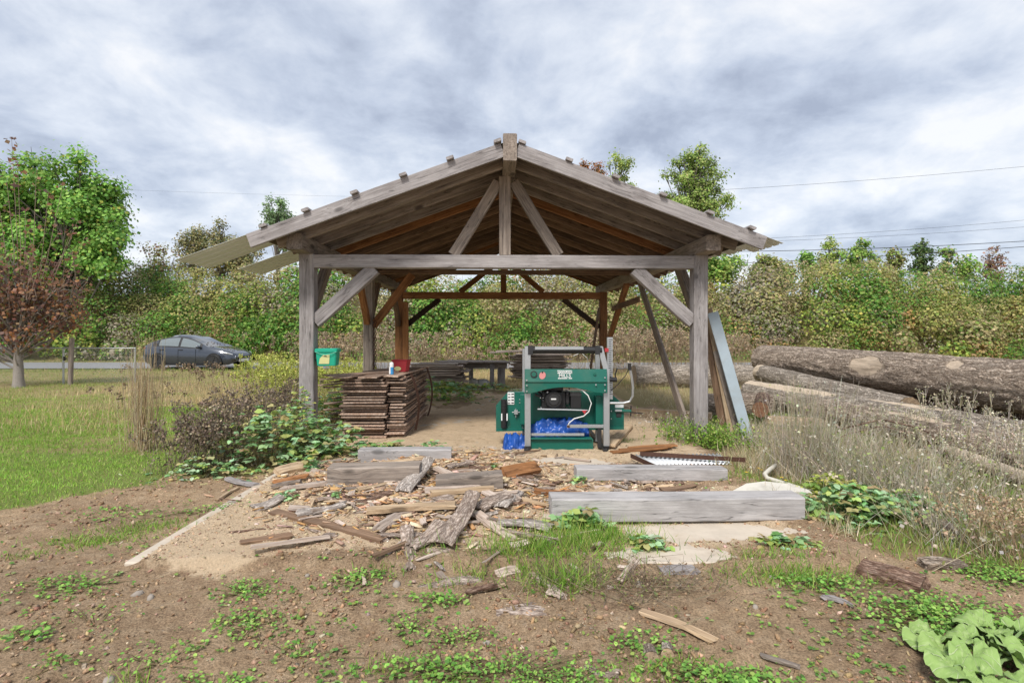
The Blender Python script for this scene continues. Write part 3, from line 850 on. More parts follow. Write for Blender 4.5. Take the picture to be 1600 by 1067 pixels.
MB().tube([MP(836, 616, .1), MP(845, 620, .1), MP(850, 628, .1), MP(842, 612, .15)], .02, 8).build('exhaust', M['dark'], eng)
for k in range(46):
    x, y = random.uniform(838, 890), random.uniform(606, 641)
    if (x - 865) ** 2 + (y - 624) ** 2 < 150: continue
    p = MP(x, y, random.uniform(.03, .09)); MB().cyl(p, p + Vector((0, .06, 0)), random.uniform(.006, .016), 7).build('engine_fitting', M[random.choice(['zinc', 'dark', 'black', 'black'])], eng)
mtube('rod', [(840, 639, .02), (886, 640, .02), (918, 641, .02)], .011, 'zinc')
bat = mbox('battery_box', 892, 614, 908, 638, .02, .20, 'black')
mbox('battery_lid', 891.2, 614, 908.8, 619, .012, .21, 'dark', bat)
# left end fittings
cy = MP(787.5, 645, .30)
cyl = MB().cyl((cy.x, .30, MP(0, 668, .3).z), (cy.x, .30, MP(0, 624, .3).z), .044, 14).build('lubricant_tube', M['black'], mill)
for y in (633, 637): MB().cyl((cy.x, .30, MP(0, y, .3).z), (cy.x, .30, MP(0, y - 1, .3).z), .047, 14).build('band', M['dark'], cyl)
for x in (783, 791.4): mbox('white_strip', x, 646, x + 1.8, 657, .25, .256, 'white', cyl, 0)
lab = mbox('warning_label', 793, 613, 803.6, 632, .331, .338, 'white')
for r, cc in ((0, 0), (0, 1), (1, 0), (1, 1), (2, 1), (3, 1), (2, 0), (3, 0)):
    mbox('label_print', 793.8 + cc * 5.2, 614 + r * 4.6 + (.8 if cc else 1.3), 797 + cc * 5.4 + .5, 616.6 + r * 4.6, .328, .3305, 'dark', lab, 0)
mbox('tension_block', 803.3, 641, 809.3, 647.5, .28, .335, 'zinc')
mtube('tension_bar', [(800, 644, .30), (812, 644, .30)], .007, 'zinc'); mtube('tension_bar', [(806, 638, .30), (806, 652, .30)], .007, 'zinc')
bolts(mill, [(812, 624), (812, 629), (814, 655), (814, 661), (819, 612), (817, 668), (818, 685), (818, 692), (955, 618), (955, 630), (955, 642), (955, 654)], .33, .010)
for y0, y1 in ((617, 663),):
    mbox('carriage_plate', 813, y0, 820, y1, .15, .33, 'green'); mbox('carriage_plate', 931, 620, 943, 668, .12, .30, 'green')
# lower carriage
lp = mbox('log_guard', 829, 686, 927, 703, .05, .30, 'green')
mbox('guard_flange', 829, 684.6, 925, 686.6, .0, .12, 'green', lp)
mbox('lower_bar', 829, 677, 913, 681, .06, .11, 'zinc')
ga = mbox('guide_arm', 886, 663.5, 945, 668.5, .03, .07, 'zinc')
p = MP(888, 666, .03); MB().cyl(p, p + Vector((0, -.03, 0)), .02, 8).build('guide_roller', M['rust'], ga)
mbox('guide_post', 934, 663, 940, 700, .05, .09, 'dark')
mbox('foot', 943.5, 697, 952, 706, -.02, .10, 'black'); mbox('foot', 820, 697, 829, 706, -.02, .10, 'dark')
mb = MB(); mb.box((MP(917, 0, -.1).x, -.14, -.005), (MP(946, 0, -.1).x, .3, .008)); mb.build('track_plate', M['dark'], mill)
mb = MB(); mb.box((MP(825, 0, -.1).x, -.16, -.005), (MP(836, 0, -.1).x, .3, .02)); mb.build('track_plate', M['zinc'], mill)
for x in (822, 944):
    q = MP(x, 0, 0).x; mb = MB(); mb.box((q - .03, -.1, -.004), (q + .03, 6.5, .05)); mb.build('track_rail', M['dark'], mill)
mtube('hose', [(884, 604, .02), (895, 604, .0), (909, 609, -.02), (919, 618, -.03), (924, 630, -.03), (920, 643, -.02), (912, 650, 0), (897, 654, 0), (889, 661, .01), (888, 664, .02)], .0075, 'white', n=7)
mtube('hose', [(896, 556, .2), (908, 551, .2), (918, 560, .2), (921, 577, .2)], .005, 'white', n=6)
mprism('danger_flag', [(909, 641), (917, 641), (913.5, 647.5)], -.01, -.002, 'redm')
# push handle and crank on the right
mtube('push_handle', [(950, 629.5, .06), (974, 629.5, .04), (984, 627, .02), (988.5, 619, .0), (989, 606, -.02), (987, 590, -.04), (984, 576, -.06)], .018, 'zinc', n=10)
mtube('throttle_grip', [(984, 578, -.06), (983.5, 568, -.07)], .024, 'dark')
mtube('throttle_cable', [(984, 572, -.06), (978, 586, -.05), (966, 600, .0), (955, 610, .1)], .006, 'dark', n=6)
mtube('crank', [(951, 593, .03), (962, 593, .0), (961, 585, -.02), (964.5, 575.5, -.03), (974, 576, -.05)], .011, 'black', n=8)
p = MP(958, 593, .0); MB().cyl(p + Vector((-.05, 0, 0)), p + Vector((.05, 0, 0)), .035, 12).build('crank_hub', M['black'], mill)
mbox('decal', 961, 632, 974.5, 637, .332, .338, 'white')
mtube('tension_screw', [(966, 642, .32), (986, 642, .32)], .022, 'green'); mtube('tension_handle', [(986, 634, .32), (985.5, 650, .32)], .009, 'black')
mtube('tension_rod', [(986, 644, .32), (1004, 646, .32)], .008, 'black'); mbox('latch', 961, 640, 972, 643, .29, .335, 'zinc'); mbox('decal', 963, 645, 971, 652, .331, .338, 'dark')

# blue tarpaulin bundled on the mill bed
def crumple(name, x0, x1, z0, z1, y0, y1, mat, seed, n=34):
    r = np.random.default_rng(seed)
    u, v = np.meshgrid(np.linspace(0, 1, n), np.linspace(0, math.pi, n // 2 + 1))
    P = np.c_[u.ravel() * 5 + seed * 3 + v.ravel() * .8, v.ravel() * 3.0 - u.ravel() * 2]
    d = 1.15 - np.abs(fbm(P, .8, 2, seed) - .5) * 4.0 - np.abs(fbm(P, 2.2, 2, seed + 4) - .5) * 1.6
    end = np.sin(np.clip(u.ravel(), .0, 1) * math.pi) ** .16
    k = np.clip(.60 + .40 * d, .45, 1.05) * end
    X = x0 + (x1 - x0) * u.ravel()
    Y = (y0 + y1) / 2 - np.cos(v.ravel()) * (y1 - y0) / 2 * k
    Z = z0 + np.sin(v.ravel()) * (z1 - z0) * k
    w = n; h = n // 2 + 1
    ii = (np.arange(h - 1)[:, None] * w + np.arange(w - 1)[None]).ravel()
    X = X + RNG.normal(0, .004, len(X)); Z = Z + RNG.normal(0, .004, len(Z))
    return np_mesh(name, np.c_[X, Y, Z], np.c_[ii, ii + 1, ii + w + 1, ii + w])
a, b = MP(829, 682, .2), MP(922, 651, .2)
o = link('tarpaulin', crumple('tarpaulin', a.x, b.x, a.z - .03, b.z - .01, .12, .42, 'tarp', 3, 60), M['tarp']); o.location = mroot
tag(o, 'crumpled bright blue tarpaulin bundled on the bed of the sawmill', 'tarpaulin')
a, b = MP(786, 698, .2), MP(822, 672, .2)
o = link('tarpaulin', crumple('tarpaulin', a.x, b.x, .0, b.z - .02, .05, .40, 'tarp', 8, 26), M['tarp']); o.location = mroot
tag(o, 'small blue tarpaulin bundle hanging below the left end of the sawmill', 'tarpaulin')

# ================================================================== stacked boards left of the mill
ORD = ['lowest', 'second', 'third', 'fourth', 'fifth', 'sixth', 'seventh', 'eighth', 'ninth', 'tenth', 'eleventh', 'twelfth', 'thirteenth', 'fourteenth', 'fifteenth', 'sixteenth', 'seventeenth', 'eighteenth', 'nineteenth', 'twentieth', 'topmost']
BX0, BX1, BY = -2.66, -1.70, 8.62
for lay in range(21):
    z = SLAB_TOP + .045 + lay * .0445
    split = BX0 + .70 + random.uniform(-.06, .03)
    for (x0, x1, k) in ((BX0 + random.uniform(-.03, .03), split - .015, 0), (split + .01, BX1 + random.uniform(-.04, .04), 1)):
        fy = BY + random.uniform(-.07, .05) + .08 * k
        o = beam('board', ((x0+x1)/2, fy, z), ((x0+x1)/2 + random.uniform(-.02, .02) - .03, fy + 2.5 + random.uniform(-.15, .1), z), x1 - x0, .0235, M['stack'], n=4, ch=.003, warp=.005, rag=.006)
        side = 'wide left' if k == 0 else 'narrow right'
        tag(o, f'rough brown board, {ORD[lay]} from the ground in the {side} column of the stack', 'board', 'boards in the stack beside the sawmill')
    if lay % 2 == 0 or lay > 16:       # slabs whose ends stick out to the left
        o = beam('board', (BX0 - .34 - random.uniform(-.1, .16), BY + .25 + random.uniform(0, .25), z + .02), (BX0 + .25, BY + .75 + random.uniform(0, .9), z + .02), random.uniform(.09, .15), .016, M['stack'], n=3, ch=.003)
        tag(o, f'thin board poking left out of the lumber stack, at its {ORD[lay]} layer', 'board', 'board ends poking out of the stack')
    for j, yy in enumerate((.35, 1.25, 2.1)):
        o = beam('sticker', (BX0 + .02, BY + yy, z + .0222), (BX1 - .01 + random.uniform(-.02, .05), BY + yy, z + .0222), .028, .017, M['stack'], n=1, ch=.002, warp=.0)
        tag(o, f'{("front", "middle", "rear")[j]} spacer stick lying on the {ORD[lay]} layer of the lumber stack', 'stick', 'spacer sticks in the lumber stack')
ZT = SLAB_TOP + .045 + 21 * .0445
tops = [((-2.86, 8.50), (-2.0, 9.4), .22, 'weathered board lying askew on top of the stack, nearest its left edge'),
        ((-2.62, 8.42), (-2.25, 10.6), .26, 'wide weathered board on top of the stack beside the post'),
        ((-2.22, 8.45), (-2.05, 10.8), .30, 'top board of the stack under the spray can'),
        ((-1.90, 8.6), (-1.78, 11.1), .24, 'top board along the right edge of the lumber stack')]
for i, (a, b, w, lb) in enumerate(tops):
    o = beam('board', (a[0], a[1], ZT + .004 + .028 * (i == 0)), (b[0], b[1], ZT + .004 + .028 * (i == 0)), w, .024, M['stack'], n=4, ch=.004, rag=.02)
    tag(o, lb, 'board', 'loose boards on top of the stack')
o = beam('board', (-2.45, 9.2, ZT + .035), (-1.75, 10.2, ZT + .037), .16, .022, M['brown'], n=4); tag(o, 'reddish board laid diagonally across the top of the stack', 'board', 'loose boards on top of the stack')
# hoops of old band blade over the right side of the stack
for i, (y, dx, lb) in enumerate(((9.0, .0, 'nearer'), (10.55, .02, 'farther'))):
    pts = []
    for t in np.linspace(0, 1, 12):
        pts.append((BX1 + .05 + dx + .09 * math.sin(t * math.pi) + .05 * t * (1 - i), y + .1 * t, ZT + .02 - (ZT - .10) * t))
    mb = MB()
    for q in range(len(pts) - 1):
        a, b = Vector(pts[q]), Vector(pts[q+1]); w = Vector((.012, .028, 0))
        mb.add([a - w, a + w, b + w, b - w, a - w + Vector((.003, -.001, 0)), a + w + Vector((.003, -.001, 0)), b + w + Vector((.003, -.001, 0)), b - w + Vector((.003, -.001, 0))], [(0,1,2,3),(7,6,5,4),(0,3,7,4),(1,5,6,2)])
    tag(mb.build('band_blade', M['rust']), f'rusty steel band hanging down the right side of the lumber stack, {lb} one', 'steel band', 'steel bands on the stack')
# spray can
p = AT(612, 598, 8.9); p.z = ZT + .018
can = empty('spray_can', p); tag(can, 'blue and white spray can standing on the lumber stack', 'can')
MB().tube([(0,0,0),(0,0,.008),(0,0,.12)], [.030,.034,.034], 16).build('can_body', M['canblue'], can)
MB().tube([(0,0,.12),(0,0,.165),(0,0,.185),(0,0,.20)], [.034,.034,.028,.018], 16).build('can_shoulder', M['white'], can)
MB().box((-.034, -.0348, .01), (-.012, -.026, .12)).build('can_stripe', M['white'], can)
# red box
p = AT(627, 592, 9.5); p.z = ZT + .018
rb = empty('red_container', p, rad(-12)); rb.scale = (.86, .86, .86); tag(rb, 'red plastic container with pale oval label on the lumber stack', 'container')
mb = MB(); mb.add([(-.13,-.09,0),(.13,-.09,0),(.13,.09,0),(-.13,.09,0),(-.165,-.11,.23),(.165,-.11,.23),(.165,.11,.23),(-.165,.11,.23)], [(0,3,2,1),(4,5,6,7),(0,1,5,4),(1,2,6,5),(2,3,7,6),(3,0,4,7)])
mb.build('tub', M['redm'], rb, bevel=.012)
MB().box((-.172, -.117, .222), (.172, .117, .246)).build('lid', M['redm'], rb, bevel=.008)
V = [(-.03 + .075 * math.cos(t), -.1025 - .0018 - .02 * (.08 + .045 * math.sin(t)) / .23, .07 + .045 * math.sin(t)) for t in np.linspace(0, 2 * math.pi, 19)[:-1]]
MB().add(V, [list(range(18))]).build('oval_label', M['yellow'], rb)
# green pail on the front left post
pp = AT(512.5, 571, 8.30)
bk = empty('green_pail', pp, rad(4)); tag(bk, 'green rectangular plastic pail with yellow label fixed to the left front post', 'pail')
def rrect(w, d, z, r=.03, n=4):
    o = []
    for cx, cy, a0 in ((w-r, d-r, 0), (-w+r, d-r, 90), (-w+r, -d+r, 180), (w-r, -d+r, 270)):
        for k in range(n + 1):
            a = rad(a0 + 90 * k / n); o.append((cx + r * math.cos(a), cy + r * math.sin(a), z))
    return o
def stackrings(rings):
    n = len(rings[0]); V = sum(rings, []); Fa = []
    for i in range(len(rings) - 1):
        Fa += [(i*n+k, i*n+(k+1) % n, (i+1)*n+(k+1) % n, (i+1)*n+k) for k in range(n)]
    Fa += [list(range(n-1, -1, -1)), [(len(rings)-1)*n + k for k in range(n)]]
    return MB().add(V, Fa)
stackrings([rrect(.135, .10, 0), rrect(.14, .105, .01), rrect(.155, .118, .215)]).build('tub', M['bucket'], bk)
stackrings([rrect(.165, .128, .205), rrect(.168, .13, .21), rrect(.168, .13, .248), rrect(.155, .118, .258)]).build('lid', M['bucket'], bk)
yl = MB().add([(-.105, -.1120, .03), (.045, -.1120, .03), (.055, -.1195, .165), (-.04, -.1195, .165), (-.09, -.1165, .11)], [(0,1,2,3,4)]).build('label', M['yellow'], bk)
MB().add([(-.03, -.1195, .140), (.01, -.1195, .140), (.012, -.1198, .153), (-.028, -.1198, .153)], [(0,1,2,3)]).build('label_print', M['black'], yl)
MB().tube([(-.155, -.13, .21), (-.06, -.142, .175), (.0, -.145, .165), (.08, -.142, .18), (.155, -.13, .21)], .004, 6).build('handle', M['bucket'], bk)
MB().box((-.185, -.02, .10), (-.13, .02, .14)).build('bracket', M['dark'], bk)

# ================================================================== workbench and far lumber
WY = 16.9
wb = empty('workbench', (AT(745, 575, WY).x, WY, 0)); tag(wb, 'long plank workbench on grey square legs behind the shelter', 'workbench')
wx = wb.location.x
def wl_(px): return AT(px, 575, WY).x - wx
for px, yy in ((715.5, 0), (769, 0), (786, .25), (733, .75), (779.5, .8), (700, .7)):
    beam('leg', (wl_(px), yy, -.05), (wl_(px), yy, .76), .13, .12, M['grey'], wb, n=3)
beam('apron', (wl_(712), .0 + .09, .70), (wl_(792), .09, .70), .05, .15, M['greybrown'], wb, n=4)
beam('apron', (wl_(700), .75 + .09, .70), (wl_(792), .84, .70), .05, .15, M['greybrown'], wb, n=4)
for k in range(4):
    beam('top_board', (wl_(690) + random.uniform(-.3, .2), -.1 + k * .30, .815 + random.uniform(0, .02)), (wl_(794) + random.uniform(-.1, .1), -.1 + k * .30, .815), .28, .04, M['greybrown'], wb, n=4)
def far_stack(x0, x1, y, nlay, z0, mat, lab, grp, depth=.9, dz=.05):
    for i in range(nlay):
        for k in range(2):
            j = random.uniform(-.18, .18)
            o = beam('board', (x0 + j, y + k * depth / 2 + random.uniform(-.05, .05), z0 + i * dz), (x1 + j + random.uniform(-.1, .2), y + k * depth / 2 + random.uniform(-.05, .05), z0 + i * dz), depth * .46, .028, M[mat], n=3, ch=.003, warp=.012)
            tag(o, f'{ORD[i]} {"near" if k == 0 else "far"} {lab}', 'board', grp)
far_stack(AT(640, 0, 15.4).x, AT(716, 0, 15.4).x, 15.9, 15, .12, 'offcut', 'grey board in the pile left of the workbench', 'boards piled beside the workbench')
far_stack(AT(800, 0, 19.5).x, AT(880, 0, 19.5).x, 19.5, 16, .12, 'offcut', 'dark board in the far pile behind the sawmill', 'boards piled behind the sawmill', dz=.055)
for i, (a, b, dy) in enumerate((((766, 558), (835, 555), 0), ((775, 553), (850, 551), .3), ((812, 552), (930, 553), .5))):
    o = beam('plank', AT(a[0], a[1], 19.3 + dy), AT(b[0], b[1], 19.3 + dy), .22, .04, M['offcut'], n=4)
    o.location.z = max(o.location.z, 1.02 + i * .045)
    tag(o, f'long pale plank on the far lumber pile, {("lowest", "middle", "topmost")[i]}', 'plank', 'planks on the far lumber pile')
# small pale lumps under the bench
for i, (px, py, s) in enumerate(((742, 600, .18), (757, 602, .2))):
    p = G(px, 607); p.z = .16
    V, Fa, C = scatter(ICO, rotz_tilt(np.array([.5]), np.array([.3])), np.array([p]), np.array([[s * 1.2, s, s * .9]]), np.array([[1, 1, 1.]]))
    V += RNG.normal(0, .02, V.shape)
    tag(link('plastic_sack', np_mesh('plastic_sack', V, Fa), M['white'] if i else M['pvc']), f'pale crumpled sack on the grass beyond the workbench, {"left" if i == 0 else "right"} one', 'sack', 'sacks beyond the workbench')

# ================================================================== planks leaning on the right front post
lean = [((1113.5, 488), (1170, 678), 8.75, .165, .04, 'painted', 'blue grey painted plank leaning against the right front post'),
        ((1107, 482), (1146, 676), 9.0, .12, .035, 'pale', 'pale narrow plank leaning behind the blue grey plank'),
        ((1105, 500), (1133, 670), 9.1, .16, .04, 'brown', 'dark reddish plank leaning closest to the right front post'),
        ((1121, 548), (1158, 676), 8.95, .15, .035, 'greybrown', 'short brown plank leaning under the blue grey plank')]
for a, b, y, w, t, mt, lb in lean:
    p0, p1 = AT(*b, y), AT(*a, y + .1); p0.z = 0
    tag(beam('plank', p0, p1, t, w, M[mt], up=(1, -.3, .3), n=6), lb, 'plank', 'planks leaning on the right post')

# ================================================================== logs on the right
def log(name, label, p0, p1, r0, r1, mat='bark', patches=(), seed=1, rough=.05, nx=60, nr=44, bend=.0, group='felled logs on the right', both=True):
    p0, p1 = Vector(p0), Vector(p1); L = (p1 - p0).length
    root = empty(name, p0); tag(root, label, 'log', group)
    root.matrix_world = frame_from(p0, p1)
    t, a = np.meshgrid(np.linspace(0, 1, nx + 1), np.arange(nr) * 2 * math.pi / nr, indexing='ij')
    t = t.ravel(); a = a.ravel()
    q = np.c_[t * L * .9 + seed * 7, np.cos(a) * 1.3, np.sin(a) * 1.3]
    r = (r0 + (r1 - r0) * t) * (1 + rough * 2.2 * (fbm(q, 1.2, 3, seed) - .5) + rough * 2.0 * (fbm(q * [1, 4, 4], 2.5, 3, seed + 5) - .5))
    patch = np.zeros(len(t))
    for tc_, ac, st, sa in patches:
        da = (a - ac + math.pi) % (2 * math.pi) - math.pi
        w = ((t * L - tc_ * L) / st) ** 2 + (da / sa) ** 2 + 1.6 * (fbm(q, 3.0, 4, seed + 9) - .5)
        patch = np.maximum(patch, 1 - sstep(w, .25, 1.9))
    r = r * (1 + rough * 1.5 * (fbm(np.c_[t * L * 5 + seed, np.cos(a) * 7, np.sin(a) * 7], 1.6, 3, seed + 2) - .5) * (1 - patch))
    r = r * (1 - .05 * patch)
    V = np.c_[t * L, r * np.cos(a), r * np.sin(a) + bend * np.sin(t * math.pi)]
    i = np.arange(nx)[:, None] * nr; j = np.arange(nr)[None]; j2 = (j + 1) % nr
    Q = np.stack([i + j, i + j2, i + nr + j2, i + nr + j], -1).reshape(-1, 4)
    link('bark', np_mesh('bark', V, Q, np.repeat(patch[:, None], 3, 1), True), M[mat], root)
    for e, x in ((0, -.004), (nx, L + .004)):
        ring = V[e*nr:(e+1)*nr].copy(); ring[:, 0] = x; ring[:, 1:] = ring[:, 1:] * .985
        c = ring.mean(0)
        link('cut_end', py_mesh('cut_end', [c] + list(ring), [(0, 1 + k, 1 + (k + 1) % nr) for k in range(nr)]), M['cut_red' if mat == 'bark_red' else 'cut'], root)
    return root
def AX(px, py, Y): return AT(px, py, Y)
log('log', 'big thick fir log lying on top of the pile, patches of bark missing', AX(1195, 561, 15.6), AX(1680, 613, 7.6), .40, .41, 'bark', [(.56, 2.75, .46, .55), (.80, 2.35, .15, .25)], 2, .06, 320, 72)
log('log', 'slender log with pale cut end just below the biggest log', AX(1188, 582, 14.6), AX(1420, 640, 9.6), .22, .23, 'bark_pale', [(.01, 2.4, .2, 1.2)], 3, .07, 170, 48)
log('log', 'long front log of the pile, bark half peeled off', AX(1172, 612, 12.6), AX(1700, 705, 7.0), .27, .27, 'bark_pale', [(.16, 1.9, 1.5, .42), (.62, 1.7, .7, .3)], 4, .08, 260, 56)
log('log', 'furrowed grey log lying crosswise behind the right post', AX(990, 588, 17.6), AX(1225, 588, 17.9), .36, .38, 'bark_pale', [], 5, .06, 150, 56)
log('log', 'dark log half hidden behind the right post and leaning planks', AX(1090, 633, 11.4), AX(1200, 632, 11.6), .24, .24, 'bark', [], 6, .06, 30)
log('log', 'short reddish log pointing at the camera beside the leaning planks', AX(1188, 640, 9.9), AX(1192, 622, 11.2), .14, .13, 'bark_red', [], 7, .08, 20)
log('log', 'reddish brown log hidden deep under the biggest log', AX(1360, 630, 11.2), AX(1640, 660, 8.2), .24, .24, 'bark_red', [(.2, 1.5, .3, .4)], 8, .1, 50)
log('log', 'rough grey tan log lying between the front log and the brush', AX(1290, 640, 9.9), AX(1660, 725, 6.4), .19, .20, 'bark', [(.5, 1.8, .5, .4)], 14, .09, 160, 44, .03)
log('log', 'silvery barkless pole lying in the grass at the right edge', AX(1440, 688, 8.3), AX(1640, 762, 5.7), .085, .09, 'bark_pale', [(.25, 1.5, 1.4, 2.2), (.75, 1.5, 1.4, 2.2)], 9, .05, 30, 14)
for a, b, z, lb in (((985, 648), (1112, 657), .16, 'pale squared timber lying in grass beside the right post'), ((1195, 660), (1345, 668), .14, 'pale squared timber in grass in front of the log pile')):
    p0, p1 = G(a[0], a[1] + 6), G(b[0], b[1] + 6); p0.z = p1.z = z * .5 + .06
    tag(beam('timber', p0, p1, .16, z, M['pale'], n=5), lb, 'timber', 'pale timbers in the grass')

# ================================================================== beams and offcuts on the slab
def onground(px, py, lift=0.0):
    p = G(px, py, SLAB_TOP); p.z = hz(p.x, p.y) + lift; return p
def ground_beam(name, a, b, w, h, mat, label, cat, group=None, n=6, **k):
    """a, b: foot of the camera-facing face in the photograph"""
    p0, p1 = G(*a, SLAB_TOP), G(*b, SLAB_TOP)
    d = (p1 - p0).normalized(); nrm = Vector((-d.y, d.x, 0))
    if nrm.y < 0: nrm = -nrm
    p0 += nrm * w / 2; p1 += nrm * w / 2
    p0.z = hz(p0.x, p0.y) + h / 2 - .015 ; p1.z = hz(p1.x, p1.y) + h / 2 - .015
    if abs(p0.z - p1.z) > .05: p0.z = p1.z = (p0.z + p1.z) / 2
    o = beam(name, p0, p1, w, h, M[mat], n=n, **k); tag(o, label, cat, group); return o
GB = 'heavy grey beams lying in front of the shelter'
ground_beam('squared_timber', (862, 823), (1258, 816), .24, .205, 'greylight', 'longest grey squared beam lying nearest the camera at right', 'beam', GB, n=10, ch=.012)
ground_beam('squared_timber', (901, 758), (1137, 755), .20, .14, 'greylight', 'grey beam lying in front of the white corrugated sheet', 'beam', GB, n=8, ch=.01)
ground_beam('squared_timber', (511, 775), (655, 772), .26, .20, 'greybrown', 'grey brown beam left of centre dusted with sawdust', 'beam', GB, n=8, ch=.01)
ground_beam('squared_timber', (681, 789), (786, 786), .20, .175, 'greybrown', 'short dark grey beam in the middle of the offcuts', 'beam', GB, n=6, ch=.01)
ground_beam('squared_timber', (559, 732), (705, 729), .20, .16, 'greylight', 'grey beam at the slab behind the brambles left of the mill', 'beam', GB, n=8, ch=.01)

def stick(a, b, w, t, mat, label, lift=0.0, tilt=0.0, rise=0.0, cat='offcut', group='sawn offcuts heaped on the slab', rag=.02, taper=0.0, name='offcut'):
    p0, p1 = onground(*a), onground(*b)
    p0.z += t / 2 + lift; p1.z += t / 2 + lift + rise
    o = beam(name, p0, p1, w, t, M[mat], roll=tilt, n=5, ch=.004, warp=.008, rag=rag, taper=taper)
    tag(o, label, cat, group); return o
stick((430, 808), (602, 858), .085, .03, 'brown', 'long dark brown split stick slanting across the sawdust', .0, .15, cat='stick', rag=.05)
stick((682, 762), (778, 803), .075, .028, 'offcut', 'thin pale grey batten slanting off the short dark beam', .10, .1, -.08)
stick((572, 822), (712, 818), .12, .035, 'pale', 'pale plank lying flat at the front of the offcut heap', .03)
stick((672, 800), (770, 792), .07, .04, 'pale', 'pale narrow batten lying level below the slanting batten', .05)
stick((665, 793), (740, 790), .06, .045, 'offcut', 'grey narrow batten behind the pale narrow batten', .04)
stick((788, 768), (840, 757), .16, .05, 'orange', 'bright orange split slab beside the short dark beam', .04, .5, .04)
stick((836, 781), (909, 781), .09, .035, 'orange', 'fresh orange strip lying behind the longest beam', .01)
stick((930, 783), (955, 770), .13, .03, 'pale', 'pale orange wedge just behind the longest beam', .01, .2)
stick((1033, 775), (1088, 764), .09, .03, 'brown', 'brown splinter lying between the two right beams', .01, .2, taper=.6)
stick((432, 752), (478, 744), .15, .05, 'pale', 'pale split wedge near the left slab edge', .03, .3)
stick((428, 765), (480, 762), .08, .03, 'orange', 'light orange strip below the pale split wedge', .03)
stick((440, 777), (512, 776), .085, .035, 'offcut', 'grey brown board end left of the sawdusted beam', .02)
stick((425, 771), (470, 767), .05, .03, 'greybrown', 'thin dark strip left of the grey brown board end', .02)
stick((600, 741), (660, 735), .09, .025, 'pale', 'pale strip leaning on the beam behind the brambles', .03)
stick((540, 783), (590, 779), .07, .025, 'greybrown', 'brown strip at the foot of the sawdusted beam', .01)
stick((745, 822), (800, 852), .10, .03, 'offcut', 'grey board end slanting right in front of the bark heap', .03, -.1, -.03)
stick((590, 842), (625, 824), .10, .03, 'offcut', 'board end dusted with sawdust at the heap front', .0, .2)
stick((355, 742), (400, 758), .07, .035, 'grey', 'pale grey batten lying off the left slab edge', .01, cat='stick')
stick((340, 776), (372, 757), .04, .02, 'pale', 'thin pale lath lying left of the slab', .005, cat='stick')
stick((1005, 958), (1116, 996), .055, .022, 'pale', 'lone pale lath on the bare soil in the foreground', .004, cat='stick')
stick((832, 892), (880, 930), .05, .022, 'offcut', 'grey lath beside the foreground grass tuft', .006, cat='stick')
stick((968, 905), (998, 870), .045, .025, 'offcut', 'short grey lath pointing at the longest beam', .01, cat='stick')
stick((1030, 884), (1088, 884), .12, .03, 'grey', 'flat grey board half buried before the longest beam', -.01)
stick((1285, 930), (1330, 940), .03, .025, 'grey', 'bleached stick on soil at right of centre', .005, cat='stick')
stick((1190, 1012), (1250, 1026), .03, .02, 'greybrown', 'thin brown stick in the right foreground soil', .004, cat='stick')
stick((953, 703), (981, 672), .16, .05, 'pale', 'board end lying beside the right foot of the sawmill', .03, cat='board')
stick((905, 742), (1000, 733), .10, .02, 'brown', 'dark strip on the slab right of the sawmill', .0)
stick((1345, 885), (1444, 915), .18, .06, 'slab_red', 'red brown slab of bark lying at right on the soil', .0, .15, cat='bark', group='bark slabs', name='bark_piece')
stick((1440, 878), (1505, 880), .10, .05, 'bark', 'small brown bark slab near the right edge', .0, .1, cat='bark', group='bark slabs', name='bark_piece')
stick((1445, 812), (1490, 838), .10, .09, 'bark', 'broken log end in the weeds at the right edge', .02, cat='stick', group='bark slabs', name='branch')
# curved bark slabs
def bark_slab(a, b, w, curl, label, lift=.02, rise=0.0, mat='bark', seed=0):
    p0, p1 = onground(*a), onground(*b); p0.z += lift; p1.z += lift + rise
    L = (p1 - p0).length; r = random.Random(seed + 50)
    nx_, ny_ = 10, 7; V = []
    for top in (1, 0):
        for i in range(nx_ + 1):
            t = i / nx_; ww = w * (.85 + .15 * math.sin(t * 3.0 + seed)) * (1 + r.uniform(-.06, .06))
            for j in range(ny_ + 1):
                u = (j / ny_ - .5)
                z = curl * (.25 - u * u) * 4 * w * .22 + (.016 if top else 0) + r.uniform(-.003, .003) * top + .008 * math.sin(t * 5 + seed)
                V.append((t * L + r.uniform(-.015, .015) * (i in (0, nx_)), u * ww + .02 * math.sin(t * 4 + seed), z))
    k = (nx_ + 1) * (ny_ + 1); Fa = []
    for i in range(nx_):
        for j in range(ny_):
            q = (i*(ny_+1)+j, (i+1)*(ny_+1)+j, (i+1)*(ny_+1)+j+1, i*(ny_+1)+j+1)
            Fa.append(q); Fa.append(tuple(x + k for x in reversed(q)))
    rim = [i*(ny_+1) for i in range(nx_+1)] + [nx_*(ny_+1)+j for j in range(1, ny_+1)] + [i*(ny_+1)+ny_ for i in range(nx_-1, -1, -1)] + [j for j in range(ny_-1, 0, -1)]
    for i in range(len(rim)):
        x, y = rim[i], rim[(i+1) % len(rim)]; Fa.append((x, y, y + k, x + k))
    o = link('bark_piece', py_mesh('bark_piece', V, Fa), M[mat]); o.matrix_world = frame_from(p0, p1)
    tag(o, label, 'bark', 'bark slabs')
bark_slab((632, 788), (668, 755), 0.170, 0.60, 'thick grey bark slab leaning on the sawdusted beam', .02, .13, 'slab_pale', 1)
bark_slab((690, 868), (738, 812), 0.204, 0.48, 'largest curled bark slab at the front of the heap', .02, .10, 'slab_bark', 2)
bark_slab((640, 868), (690, 842), 0.170, 0.42, 'bark slab lying left of the largest curled slab', .02, .03, 'slab_bark', 3)
bark_slab((636, 884), (640, 848), 0.119, 0.54, 'upright narrow bark strip at the foot of the heap', .0, .05, 'slab_bark', 4)
